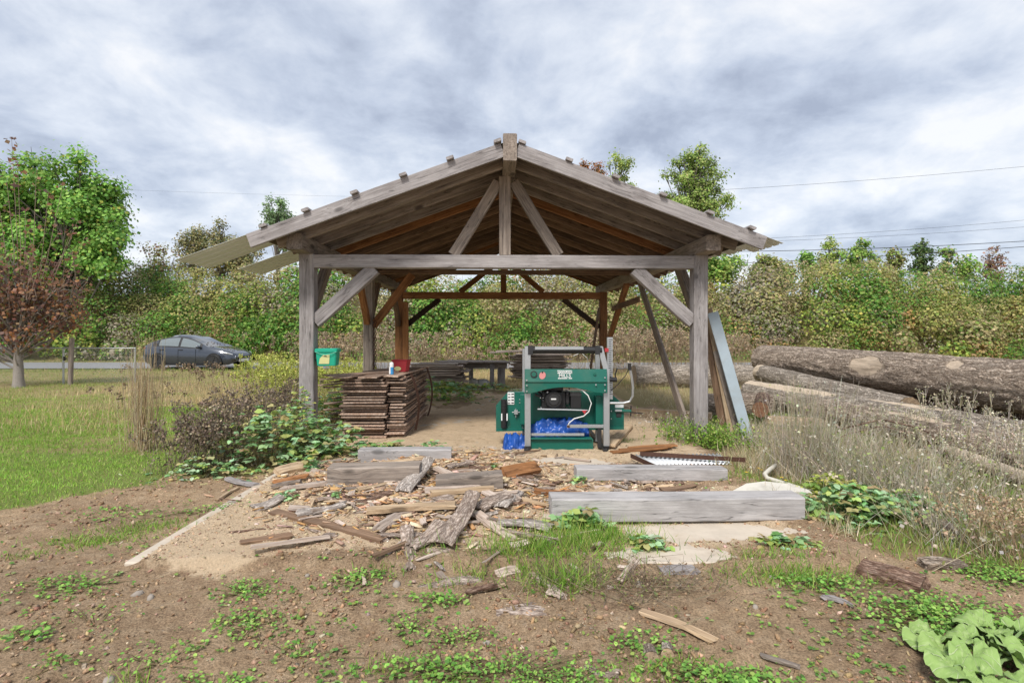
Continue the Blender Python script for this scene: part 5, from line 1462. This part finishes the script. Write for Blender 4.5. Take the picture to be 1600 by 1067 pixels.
tree('broadleaf_tree', 'light green tree rising behind the right roof slope', base_at(1082, Y), H, .28, [(0, 0, H * .74, 2.5, 2.2, H * .21), (.9, 0, H * .62, 2.3, 2.0, H * .16), (-1.0, 0, H * .60, 2.0, 1.8, H * .14), (0, 0, H * .90, 1.3, 1.2, H * .10)], [(.17, .25, .055), (.24, .31, .085), (.12, .19, .04), (.30, .33, .12)], 17000, .165, 130, 'trees beyond the road', seed=16, clump_r=.6)
for px, topy, p, lb, sd in ((928, 232, RUST + [(.30, .12, .05)], 'orange leaved treetop peeping over the right roof slope', 17), (966, 228, YGREEN, 'green treetop beside the orange one over the roof', 18)):
    Y = 48; H = CAMH + (519 - topy) / F * Y - base_at(px, Y)[2]
    tree('broadleaf_tree', lb, base_at(px, Y), H, .2, [(0, 0, H * .80, 1.25, 1.2, H * .19), (0, 0, H * .6, 1.6, 1.4, H * .2)], p, 6500, .16, 60, 'trees beyond the road', seed=sd, clump_r=.5)
Y = 40; H = CAMH + (519 - 388) / F * Y - base_at(1110, Y)[2]
tree('broadleaf_tree', 'fresh green leafy tree low behind the right front post', base_at(1112, Y), H, .15, [(0, 0, H * .66, 2.0, 1.6, H * .32)], GREEN + YGREEN, 5500, .17, 50, 'trees beyond the road', seed=19, clump_r=.6)
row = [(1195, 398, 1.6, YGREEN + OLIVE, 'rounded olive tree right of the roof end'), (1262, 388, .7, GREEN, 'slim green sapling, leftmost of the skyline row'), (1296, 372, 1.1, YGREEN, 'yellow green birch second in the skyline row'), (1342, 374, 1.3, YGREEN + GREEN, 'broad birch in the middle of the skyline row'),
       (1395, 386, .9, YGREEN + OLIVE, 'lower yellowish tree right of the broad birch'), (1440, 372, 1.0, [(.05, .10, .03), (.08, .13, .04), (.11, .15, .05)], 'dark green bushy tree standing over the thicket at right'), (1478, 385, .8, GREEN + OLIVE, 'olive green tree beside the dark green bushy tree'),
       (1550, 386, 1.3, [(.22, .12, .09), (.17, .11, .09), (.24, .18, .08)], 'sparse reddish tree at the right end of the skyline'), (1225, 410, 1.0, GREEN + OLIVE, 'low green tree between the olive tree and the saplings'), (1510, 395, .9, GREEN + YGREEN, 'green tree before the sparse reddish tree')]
for i, (px, topy, w, p, lb) in enumerate(row):
    Y = 45 + (i % 3) * 2.0; H = CAMH + (519 - topy) / F * Y - base_at(px, Y)[2]
    nl = 900 if 'sparse' in lb else int(1900 * w)
    tree('skyline_tree', lb, base_at(px, Y), H, .10, [(0, 0, H * .62, w, w * .9, H * .34), (0, 0, H * .86, w * .5, w * .5, H * .14)], p, nl, .19, int(30 * w) + 14, 'row of slender trees on the right skyline', seed=30 + i, clump_r=.42, upright=True)

# ------------------------------------------------------------------ grass
def grass_patch(name, label, P, h, w, palette, weights=None, lean=.3, mat='grass', jit=.2, huemap=None):
    n = len(P)
    hh = h * RNG.uniform(.45, 1.25, n)
    C = pal(palette, n, jit, weights)
    if huemap is not None: C = C * huemap[:, None]
    pl = Pile(); pl.add(*blades(P, height(P) - .01, hh, w * RNG.uniform(.6, 1.3, n), C, lean))
    o = pl.build(name, M[mat]); tag(o, label, 'grass', kind='stuff'); return o
def uni(n, x0, x1, y0, y1): return np.c_[RNG.uniform(x0, x1, n), RNG.uniform(y0, y1, n)]
# left lawn
P = np.concatenate([uni(125000, -11, -3.4, 4.8, 12.5), uni(60000, -18, -7, 7, 16.5)])
P = P[(P[:, 0] > -P[:, 1] * 1.02 - 1.2)]
m = masks(P); P = keep(P, m['lawn'] * np.clip(.25 + 1.6 * (fbm(P, .9, 3, 55) - .2), .1, 1))
grass_patch('lawn_grass', 'short bright green lawn grass at the left', P, .062, .0075, [(.28, .48, .07), (.36, .55, .10), (.21, .37, .055), (.48, .51, .17)], [4, 4, 3, 1.5], .45, huemap=.75 + .5 * fbm(P, .6, 3, 66))
# rough dry field behind, left and right
P = np.concatenate([uni(60000, -16, -2.6, 9.5, 18.4), uni(22000, -3.5, 5, 16.5, 24), uni(30000, -26, -4, 18.7, 26)])
m = masks(P); dens = fbm(P, .5, 3, 71); P = keep(P, np.clip(m['field'] * 1.0 * (.2 + 1.3 * dens), 0, 1))
g = fbm(P, .35, 3, 91); gm_ = g > .56
far = P[:, 1] > 18.7
gr = gm_ | (far & (P[:, 0] < -5))
grass_patch('field_grass', 'mixed green rough grass of the field behind the lawn', P[gr], .085, .010, [(.24, .36, .07), (.31, .40, .10), (.42, .40, .15)], None, .35)
Pd = P[~gr]; Pd = Pd[(Pd[:, 0] > -5.5 - RNG.random(len(Pd)) * 3) | (RNG.random(len(Pd)) < .35)]
grass_patch('dry_grass', 'tall straw coloured dry grass of the field', Pd, .20, .008, [(.60, .46, .25), (.50, .38, .20), (.66, .53, .32), (.36, .35, .14)], [4, 3, 2, 2], .35, 'dry')
# verge on both sides of the road
P = np.concatenate([uni(6000, -40, 40, 24.3, 25.3), uni(9000, -40, 45, 31.3, 34)])
grass_patch('verge_grass', 'green grass verges along the road', P, .16, .016, [(.16, .27, .06), (.24, .31, .08), (.36, .34, .14)], None, .35)
# right side rough growth
P = np.concatenate([uni(60000, 2.4, 9, 3.2, 12), uni(22000, 3.2, 16, 10, 20)])
P = P[P[:, 0] < P[:, 1] * 1.02 + 1]
m = masks(P); P = keep(P, m['right'] * np.clip(.2 + 1.5 * (fbm(P, .8, 3, 72) - .1), .1, 1))
g = fbm(P, .55, 3, 92) - .03 * (P[:, 1] > 6)
grass_patch('rough_grass', 'green rough grass growing at the right', P[g > .50], .13, .008, [(.20, .35, .06), (.27, .41, .08), (.35, .38, .12)], None, .45)
grass_patch('dry_rough_grass', 'tangled straw coloured grass at the right', P[g <= .50], .22, .006, [(.52, .43, .27), (.44, .36, .22), (.60, .52, .37), (.34, .34, .17)], None, .6, 'dry')
# clumps beside posts and beams
def clump(px, py, n, rx, ry, h, palette, label, name='grass_tuft', w=.006, lean=.75, mat='grass', cat='grass', group='grass tufts on the bare ground'):
    c = onground(px, py)
    P = np.c_[RNG.normal(0, rx, n), RNG.normal(0, ry, n)]
    hh = h * RNG.uniform(.5, 1.3, n)
    pl = Pile(); Z = height(P + [c.x, c.y]) - c.z - .008
    pl.add(*blades(P, Z, hh, np.full(n, w), pal(palette, n, .2), lean))
    o = pl.build(name, M[mat]); o.location = c; tag(o, label, cat, group, 'stuff'); return o
GRN = [(.20, .38, .05), (.27, .44, .07), (.15, .28, .04), (.38, .44, .12)]
STR = [(.44, .34, .19), (.36, .27, .15), (.50, .42, .28)]
tufts = [(655, 868, 60, .10, .05, .10, 'grass tuft at the foot of the upright bark strip'), (600, 885, 90, .12, .05, .07, 'grass tuft left below the bark heap'), (840, 868, 900, .28, .13, .16, 'long grass sprawling left of the longest beam'), (930, 848, 800, .26, .11, .17, 'long grass below the left end of the longest beam'),
         (1230, 890, 800, .28, .12, .10, 'bright low grass patch right of the concrete'), (1215, 870, 200, .2, .08, .07, 'bright grass beside the concrete edge'), (150, 830, 900, .24, .11, .06, 'low grass patch left of the slab corner'), (230, 812, 600, .22, .10, .06, 'low grass along the left slab edge'), (40, 855, 150, .12, .06, .05, 'small grass patch at the left edge'),
         (870, 905, 420, .16, .1, .18, 'arching grass tuft in the centre foreground'), (1160, 748, 200, .22, .10, .10, 'grass with yellow flowers behind the live edge board'), (1205, 755, 220, .2, .12, .09, 'grass around the bent white pipe'), (595, 1020, 80, .1, .06, .08, 'grass tuft among weeds in the front soil'), (720, 1055, 110, .12, .05, .06, 'grass tuft at the bottom edge left of centre'),
         (1060, 1035, 600, .22, .07, .05, 'low green patch round the small log rounds'), (200, 1040, 40, .06, .04, .10, 'thin grass tuft at the bottom left'), (1010, 820, 130, .14, .05, .06, 'grass at the foot of the longest beam'), (970, 690, 120, .12, .08, .10, 'grass tuft beside the right foot of the sawmill'), (700, 905, 60, .08, .05, .07, 'small grass tuft beside the flat bark slab'), (745, 890, 70, .09, .05, .09, 'grass blades between the bark heap and foreground tuft')]
for px, py, n, rx, ry, h, lb in tufts: clump(px, py, n, rx, ry, h, GRN, lb)
# tall dry reeds and stalk stands
def stalks(px, py, n, rx, ry, h, label, name='dry_stalks', pal_=STR, heads=True, leanr=.12, leafy=0, leafcol=None, rr=.0032, cat='dry weeds', group='dry weed stands', head=.03, lsz=1.0):
    c = onground(px, py); pl = Pile(); lines = []; hp = []; lp = []
    for i in range(n):
        b0 = np.array([random.gauss(0, rx), random.gauss(0, ry), 0]); hh = h * random.uniform(.55, 1.15)
        e = b0 + np.array([random.gauss(0, leanr) * hh, random.gauss(0, leanr) * hh, hh]); m_ = (b0 + e) / 2 + RNG.normal(0, .02 * h, 3)
        lines.append(np.array([b0, m_, e])); hp.append(e)
        if heads:
            for q in range(3):
                e2 = e + np.array([random.gauss(0, .05), random.gauss(0, .05), random.uniform(-.02, .08)]) * h; lines.append(np.array([m_ * .35 + e * .65, (e + e2) / 2, e2])); hp.append(e2)
        for q in range(leafy): lp.append(b0 + (e - b0) * random.uniform(.1, 1) + RNG.normal(0, .05, 3) * h)
    for L_ in lines: pl.tubes([L_], [rr], pal(pal_, 1)[0], 3)
    hp = np.array(hp)
    if heads:
        hp = np.repeat(hp, 4, 0) + RNG.normal(0, head * .5, (len(hp) * 4, 3))
        pl.add(*leaves(hp, np.full(len(hp), head), pal(pal_, len(hp)) / LG, LEAF4, .9))
    if leafy:
        lp = np.array(lp); pl.add(*leaves(lp, RNG.uniform(.018, .042, len(lp)) * lsz, pal(leafcol or pal_, len(lp)) / LG, LEAF4, .8))
    o = pl.build(name, M['dry']); o.location = c; tag(o, label, cat, group, 'stuff'); return o
stalks(225, 694, 170, .11, .11, 1.55, 'tall tuft of dry reeds standing before the car', 'reed_tuft', [(.60, .48, .30), (.50, .39, .24), (.68, .57, .38)], heads=False, leanr=.07, rr=.004)
DK = [(.20, .155, .12), (.28, .22, .16), (.15, .12, .10), (.42, .34, .23)]
for px, py, n, h, lb in ((295, 728, 90, .55, 'dark brown dead weeds at the left edge of the brambles'), (345, 722, 120, .72, 'dark brown dead weed bush behind the brambles'), (400, 700, 110, .78, 'dark dead weed bush left of the front post'), (440, 680, 90, .85, 'dead weeds standing close beside the left front post')):
    stalks(px, py, n, .22, .12, h, lb, 'dead_weed', DK, True, .25, 8, DK + [(.27, .26, .12)], .003, 'dead weeds', 'dead weed bushes by the left post', .03)
YB = [(.46, .50, .10), (.38, .45, .09), (.55, .55, .18)]
for px, py, n, h, lb in ((450, 640, 120, 1.0, 'yellow green goldenrod behind the left front post'), (420, 610, 90, .95, 'yellow green weeds between car and left front post'), (520, 630, 80, .8, 'yellow green weeds between left post and lumber stack'), (545, 600, 80, .8, 'yellow green weeds behind the green pail')):
    stalks(px, py, n, .35, .4, h, lb, 'goldenrod', YB, True, .16, 10, YB + [(.2, .22, .05)], .004, 'weeds', 'yellow green weeds by the left post', .04)
# light dry umbels in front of the car and along the fence
for i, (px, py, n, rx, lb) in enumerate(((275, 600, 60, .9, 'dry brown weeds before the rear of the car'), (330, 603, 60, .9, 'dry brown weeds before the doors of the car'), (375, 605, 60, .8, 'dry brown weeds before the nose of the car'), (300, 640, 40, .8, 'dry stalks in the field before the car'))):
    stalks(px, py, int(n * .38), rx, .6, .62, lb, 'dry_weed', [(.27, .20, .13), (.34, .26, .17), (.20, .15, .10)], True, .1, 4, None, .004, 'dry weeds', 'dry weeds before the car', .05)
TAN = [(.40, .30, .19), (.32, .24, .16), (.46, .37, .25), (.26, .20, .14)]
for i, (px, py, n, rx, h, lb) in enumerate(((990, 580, 240, 1.5, 1.7, 'tall tan dry weeds right behind the sawmill'), (1060, 578, 200, 1.4, 1.6, 'tall tan dry weeds behind the right front post'), (1140, 575, 170, 1.3, 1.4, 'tan dry weeds behind the leaning planks'), (870, 585, 150, 1.2, 1.2, 'tan dry weeds behind the sawmill crossbar'), (640, 578, 170, 1.5, 1.5, 'tan dry weeds behind the rear left post'), (530, 572, 150, 1.6, 1.5, 'tan dry weeds between the left posts'), (700, 576, 110, 1.3, .9, 'dry weeds behind the low lumber pile'))):
    stalks(px, py, n, rx, .9, h, lb, 'dry_weed', TAN, True, .13, 5, None, .006, 'dry weeds', 'tan dry weeds behind the shelter', .07)
GT = [(.40, .35, .25), (.46, .41, .32), (.33, .28, .19), (.27, .27, .13)]
GT = [(.58, .51, .38), (.66, .60, .48), (.48, .41, .29), (.36, .37, .20), (.52, .48, .42)]
rb_ = [(1255, 735, 420, .20, 1.05, 'upright straw grass bunch left of the arched cane', 0, .16), (1310, 742, 420, .34, .62, 'dry tangle under the arched cane', 0, .6), (1390, 765, 420, .36, .60, 'dry tangle right of the arched cane', 0, .6), (1470, 795, 330, .32, .52, 'dry weeds before the silvery pole', 0, .55), (1560, 770, 120, .4, .7, 'dry umbel weeds at the right edge', 1, .2), (1540, 690, 100, .5, .75, 'dry umbel weeds in front of the biggest log', 1, .2), (1430, 700, 110, .5, .55, 'dry weeds before the front log', 1, .2), (1340, 700, 260, .5, .55, 'straw grass in front of the front log', 0, .3), (1570, 860, 120, .25, .36, 'rusty dry weeds low at the right edge', 2, .3), (1500, 840, 160, .3, .34, 'pale dry stems round the broken log end', 0, .6), (1080, 690, 90, .2, .40, 'grassy weeds at the foot of the right post', 0, .4), (1190, 694, 150, .22, .42, 'dry grass at the foot of the leaning planks', 0, .35), (1040, 672, 120, .3, .30, 'dry grass between sawmill and right post', 0, .4)]
for px, py, n, rx, h, lb, kd, ln in rb_:
    stalks(px, py, n, rx, rx * .6, h, lb, 'dry_weed', GT if kd < 2 else [(.46, .34, .21), (.40, .29, .18), (.54, .44, .30)], kd > 0, ln, 1 + (kd > 0), GT + [(.25, .33, .10), (.32, .37, .13)], .0024, 'dry weeds', 'dry weeds at the right', .018)
for px, py, lb in ((1090, 685, 'green weeds at the foot of the right front post'), (1110, 695, 'green weeds below the leaning planks')):
    stalks(px, py, 130, .28, .15, .35, lb, 'green_weed', [(.17, .28, .05), (.22, .30, .07)], False, .4, 14, GRN, .0025, 'weeds', 'green weeds by the right post')
stalks(955, 915, 150, .32, .16, .12, 'heap of dead grass and stems in the centre foreground', 'dead_grass_heap', [(.26, .21, .14), (.34, .27, .18), (.20, .15, .10)], False, 1.6, 5, [(.3, .23, .15), (.2, .25, .07)], .0028, 'dead grass', 'dead grass heaps', lsz=.45)
stalks(1020, 905, 110, .28, .12, .10, 'spread of dead stems right of the dead grass heap', 'dead_grass_heap', [(.26, .21, .14), (.34, .27, .18), (.20, .15, .10)], False, 1.8, 2, None, .0026, 'dead grass', 'dead grass heaps', lsz=.5)
# arched canes
for cx_, cy_, wpx, hpx, Y_, r_c, lb in ((1378, 742, 105, 84, 6.75, .011, 'large dark bramble cane arching like a hoop over the dry tangle'), (1378, 744, 96, 76, 6.9, .007, 'thinner cane arching just inside the large hoop'), (1445, 760, 62, 42, 6.3, .007, 'smaller dark cane arched right of the tangle')):
    pts = [AT(cx_ - wpx * math.cos(t), cy_ - hpx * math.sin(t) ** .8, Y_ + .25 * math.cos(t)) + Vector((0, 0, .012 * math.sin(t * 9))) for t in np.linspace(0, math.pi, 22)]
    for q in (0, -1): pts[q].z = min(pts[q].z, .02)
    tag(MB().tube(pts, r_c, 6).build('arched_cane', M['bark_red'], smooth=True), lb, 'cane', 'arched canes')

# ------------------------------------------------------------------ brambles and foreground weeds
def bramble(name, label, px, py, n, rx, ry, h, size, palette, cat='bramble', group='brambles', tri=True, dome=1.0):
    c = onground(px, py); pl = Pile(); cane = Pile()
    P = np.c_[RNG.normal(0, rx * .55, n), RNG.normal(0, ry * .55, n)]
    q = np.clip(1 - (P[:, 0] / rx) ** 2 * .6 - (P[:, 1] / ry) ** 2 * .6, .05, 1)
    Z = h * q ** dome * RNG.random(n) ** .55 * (.55 + .9 * fbm(np.c_[P, np.full(n, px * .01)], 4.0, 2, 7))
    pt = np.c_[P, Z + height(P + [c.x, c.y]) - c.z]
    yaw = RNG.random(n) * 6.2832; S = size * RNG.uniform(.6, 1.25, n); C = np.clip(pal(palette, n, .18) * 1.7, 0, .8); pit = RNG.normal(.12, .30, n)
    for k, a in enumerate((0, 1.25, -1.25) if tri else (0,)):
        s = S * (1 if k == 0 else .8)
        pl.add(*scatter(LEAFO, rotz_tilt(yaw + a, pit, RNG.normal(0, .3, n)), pt, np.c_[s, s * .95, s], C))
    lines = []
    for i in range(0, n, 6): lines.append(np.array([[pt[i, 0] * .4, pt[i, 1] * .4, 0], [pt[i, 0] * .8, pt[i, 1] * .8, pt[i, 2] * .8], pt[i]]))
    cane.tubes(lines, [.0035] * len(lines), (.17, .14, .07), 3)
    root = empty(name, c); tag(root, label, cat, group)
    pl.build('foliage', M['leaf'], root)['kind'] = 'stuff'; cane.build('stems', M['twig'], root)['kind'] = 'stuff'
BR = [(.16, .27, .125), (.22, .34, .18), (.11, .20, .07), (.27, .39, .24), (.27, .34, .10), (.30, .25, .12)]
bramble('bramble_bush', 'big green bramble bush left of the front post', 415, 722, 420, .80, .42, .80, .09, BR)
bramble('bramble_bush', 'bramble bush in front of the left front post and stack', 500, 716, 380, .66, .36, .50, .09, BR)
bramble('bramble_bush', 'bramble at the left end of the bramble bank', 330, 735, 160, .5, .25, .22, .06, BR)
bramble('bramble_bush', 'low bramble growing over the grey beam by the stack', 600, 712, 190, .55, .14, .20, .08, BR)
bramble('bramble_bush', 'bramble sprig at the foot of the stack near the mill', 678, 708, 60, .22, .1, .14, .07, BR)
bramble('bramble_bush', 'bramble shoot trailing over the slab left of the sawdusted beam', 487, 745, 46, .08, .08, .26, .075, BR)
bramble('bramble_bush', 'bramble bush right of the longest beam', 1335, 805, 420, .52, .26, .30, .075, BR)
bramble('bramble_bush', 'bramble tangle farther right in the weeds', 1420, 800, 220, .5, .25, .24, .065, BR)
bramble('bramble_bush', 'yellowish bramble leaves behind the longest beam end', 1300, 770, 150, .35, .15, .2, .07, [(.26, .30, .07), (.17, .26, .06), (.33, .33, .10)])
bramble('bramble_bush', 'bramble leaning on the left end of the longest beam', 905, 828, 80, .25, .1, .22, .08, BR)
bramble('bramble_bush', 'two bramble sprigs on the concrete before the beam', 1015, 856, 40, .16, .08, .09, .075, BR)
bramble('bramble_bush', 'bramble sprigs at the right concrete edge', 1225, 855, 60, .28, .08, .08, .07, BR)
bramble('bramble_bush', 'bramble at the rear left of the shed behind the stack', 690, 625, 260, 1.0, .7, .45, .12, BR + YGREEN)
bramble('leafy_bush', 'light green leafy weeds hiding the base of the left front post', 468, 706, 420, .34, .22, .85, .055, BR + YB)
bramble('leafy_bush', 'leafy green bush at the left of the lumber stack', 520, 660, 420, .45, .5, .75, .075, BR + YGREEN)
bramble('leafy_bush', 'low leafy growth beside the workbench legs', 740, 612, 160, 1.3, .4, .25, .12, BR + YGREEN)
for px, py, lb in ((445, 790, 'small bramble sprig on the sawdust left of the heap'), (520, 795, 'small bramble sprig below the sawdusted beam'), (775, 750, 'bramble sprig behind the orange split slab'), (905, 760, 'bramble sprig left of the right grey beam'), (640, 758, 'bramble sprig hanging over the sawdusted beam')):
    bramble('bramble_sprig', lb, px, py, 14, .10, .05, .10, .06, BR, group='bramble sprigs on the offcuts')
# low weeds on the soil
WG = [(.12, .25, .045), (.17, .31, .06), (.09, .19, .04), (.22, .33, .08)]
weeds = [(112, 906, 95, .20, .08, 'leafy weed clump left of the slab corner'), (385, 912, 95, .13, .07, 'round bluish weed clump below the slab corner'), (395, 962, 70, .15, .07, 'pale green weed rosette in the left foreground'), (40, 978, 36, .09, .05, 'small weed near the bottom left edge'), (100, 1022, 30, .12, .05, 'yellowish weed sprig at bottom left'),
         (715, 980, 85, .16, .05, 'dark green weed clump in the centre foreground'), (640, 965, 30, .08, .06, 'broad leaved weed left of the centre clump'), (800, 1030, 170, .26, .07, 'wide weed patch at the bottom centre'), (680, 1030, 120, .22, .06, 'blue green weed patch at the bottom left of centre'), (560, 895, 60, .16, .05, 'feathery weed below the long dark stick'), (690, 935, 60, .12, .05, 'low weed before the flat bark slab'),
         (320, 792, 60, .22, .07, 'yellow green weeds along the left slab edge'), (880, 1048, 160, .18, .05, 'bright weed patch at the bottom edge'), (1000, 1000, 80, .16, .06, 'weeds left of the small log rounds'), (1120, 1045, 140, .22, .05, 'weeds right of the small log rounds'), (1470, 950, 420, .32, .10, 'bright green weed mat at the right above the burdock'), (1560, 985, 320, .22, .10, 'bright green weed mat at the right edge'), (1560, 895, 220, .2, .10, 'green weed mat in the grass at the right edge'),
         (1290, 905, 120, .22, .07, 'sparse weeds on the soil right of the grass patch'), (250, 1010, 40, .16, .07, 'scattered seedlings in the left foreground'), (330, 1050, 60, .2, .04, 'seedlings at the bottom left edge'), (1150, 1062, 60, .1, .03, 'small weed at the bottom edge right of centre'), (470, 1005, 26, .2, .08, 'sparse seedlings left of centre foreground'), (150, 955, 20, .2, .08, 'few seedlings on the bare soil at left'), (180, 790, 60, .3, .1, 'weeds at the lawn edge by the bare soil')]
for px, py, n, rx, ry, lb in weeds:
    bramble('weed', lb, px, py, int(n * 2.4), rx * 1.5, ry * 2.3, .05, .022 * random.uniform(.8, 1.35), WG, 'weed', 'low weeds on the bare soil', False, .5)
# burdock at the bottom right
def burdock():
    c = onground(1545, 1035); root = empty('burdock_plant', c); tag(root, 'burdock plant with huge pale green leaves in the bottom right corner', 'plant')
    specs = [(1475, 1012, .12, 3.0, .05), (1512, 1008, .14, 2.2, .12), (1550, 1000, .13, 1.4, .12), (1580, 1030, .15, .4, .10), (1535, 1058, .13, 4.6, .05)] + [(p_[0], p_[1], p_[2] * .58, p_[3], p_[4] * .6) for p_ in [(1460, 1000, .24, 2.6, .10), (1490, 1040, .26, 3.5, .14), (1530, 985, .22, 1.9, .2), (1570, 1020, .26, 5.2, .20), (1520, 1030, .25, 4.2, .2), (1595, 990, .24, .9, .18), (1500, 1062, .22, 4.0, .08), (1590, 1060, .24, 5.4, .10), (1455, 985, .18, 2.9, .06)]]
    lm = bpy.data.materials.get('burdock_leaf')
    m, nt, b, o_ = newmat('burdock_leaf'); N = NT(nt); tcn = N.n('ShaderNodeTexCoord')
    f = N.noise(tcn.outputs['Object'], 14, 4); f2 = N.noise(N.mapping(tcn.outputs['Object'], (8, 40, 8)), 2, 3)
    N.l(N.mix(N.mix((.17, .29, .07), (.28, .40, .12), f), (.36, .45, .20), N.ramp(f2, [(.55, 0.0), (.7, .6)])), b.inputs['Base Color']); b.inputs['Roughness'].default_value = .7
    sx = N.n('ShaderNodeSeparateXYZ'); N.l(tcn.outputs['Object'], sx.inputs[0])
    an = N.math('SINE', N.math('MULTIPLY', N.math('ARCTAN2', sx.outputs[1], N.math('ADD', sx.outputs[0], .02)), 6.0))
    vein = N.ramp(N.math('ABSOLUTE', an), [(.02, 1.0), (.14, 0.0)])
    src = b.inputs['Base Color'].links[0].from_socket
    N.l(N.mix(src, (.46, .54, .30), N.math('MULTIPLY', vein, .75)), b.inputs['Base Color'])
    N.bump(N.math('ADD', N.math('MULTIPLY', f, .6), N.math('MULTIPLY', vein, -.5)), .6, .012, b)
    for i, (px, py, s, yaw, zz_) in enumerate(specs):
        p = onground(px, py) - c; p.z = zz_ * .55 + .03
        nu, nv = 9, 34; V = []
        for u in range(nu + 1):
            for v in range(nv + 1):
                t = u / nu; a = (v / nv - .5) * 2 * 2.75
                r = s * (.55 + .45 * math.cos(a * .5) ** 2) * t * (1 + .035 * math.sin(a * 7 + i))
                x, y = r * math.cos(a) + s * .05, r * math.sin(a) * .9
                z = .014 * math.cos(a * 8 + i * 2) * t * t * (s / .25) + .016 * math.sin(a * 17 + i + t * 6) * t * (1.2 - t) + .010 * math.sin(a * 11 + t * 9) * t + .012 * abs(math.sin(a * 3.0)) * t + .05 * abs(math.sin(a * .5)) * t - .18 * t * t * s + .04 * math.sin(3 * x / s + i) * t
                V.append((x, y, z))
        Fa = [(u*(nv+1)+v, (u+1)*(nv+1)+v, (u+1)*(nv+1)+v+1, u*(nv+1)+v+1) for u in range(nu) for v in range(nv)]
        o = link('leaf', py_mesh('leaf', V, Fa, True), m, root); o.location = p; o.rotation_euler = (random.uniform(-.3, .3), random.uniform(-.25, .25), yaw)
        MB().tube([(0, 0, -.02), p * .6 + Vector((0, 0, .03)), p], .008, 6).build('stalk', M['greenstalk'], root)
burdock()
# yellow flower dots in the grass
for i, (px, py) in enumerate(((1184, 738), (1188, 741), (1165, 755), (1226, 757), (1220, 752), (1010, 812), (1058, 806))):
    c = onground(px, py); root = empty('dandelion', c); tag(root, 'small yellow dandelion flower in the grass', 'flower', 'yellow flowers in the grass')
    MB().tube([(0, 0, 0), (.01, 0, .09)], .003, 5).build('stem', M['greenstalk'], root)
    k = 14; V = [(.01, 0, .095)]; Fa = []
    for q in range(k):
        a = 2 * math.pi * q / k; V += [(.01 + .020 * math.cos(a), .020 * math.sin(a), .10), (.01 + .020 * math.cos(a + .3), .020 * math.sin(a + .3), .10)]; Fa.append((0, 1 + 2*q, 2 + 2*q))
    M.setdefault('petal', plain('yellow_petal', (.75, .48, .02), .6))
    link('flower_head', py_mesh('flower_head', V, Fa), M['petal'], root)

# tiny seedlings and leaf litter over the soil
P = scatter_pts(5200, -6, 6, 2.4, 6.5); P = P[np.abs(P[:, 0]) < P[:, 1] * 1.0 + .4]
m = masks(P); P = keep(P, (1 - m['saw']) * (1 - m['lawn'] * .8) * np.clip(3.2 * (fbm(P, .9, 3, 88) - .40), .04, 1)); n = len(P)
pl = Pile(); pt = np.c_[P, height(P) + .012]
for k in range(3):
    pl.add(*scatter(LEAFO, rotz_tilt(RNG.random(n) * 6.28, RNG.normal(-.25, .25, n), RNG.normal(0, .2, n)), pt + RNG.normal(0, .008, pt.shape) * [1, 1, .2], RNG.uniform(.012, .034, n), pal(WG + [(.30, .36, .10), (.24, .30, .12)], n) * 1.3))
tag(pl.build('seedlings', M['leaf']), 'tiny green seedlings sprouting all over the bare soil', 'seedlings', kind='stuff')
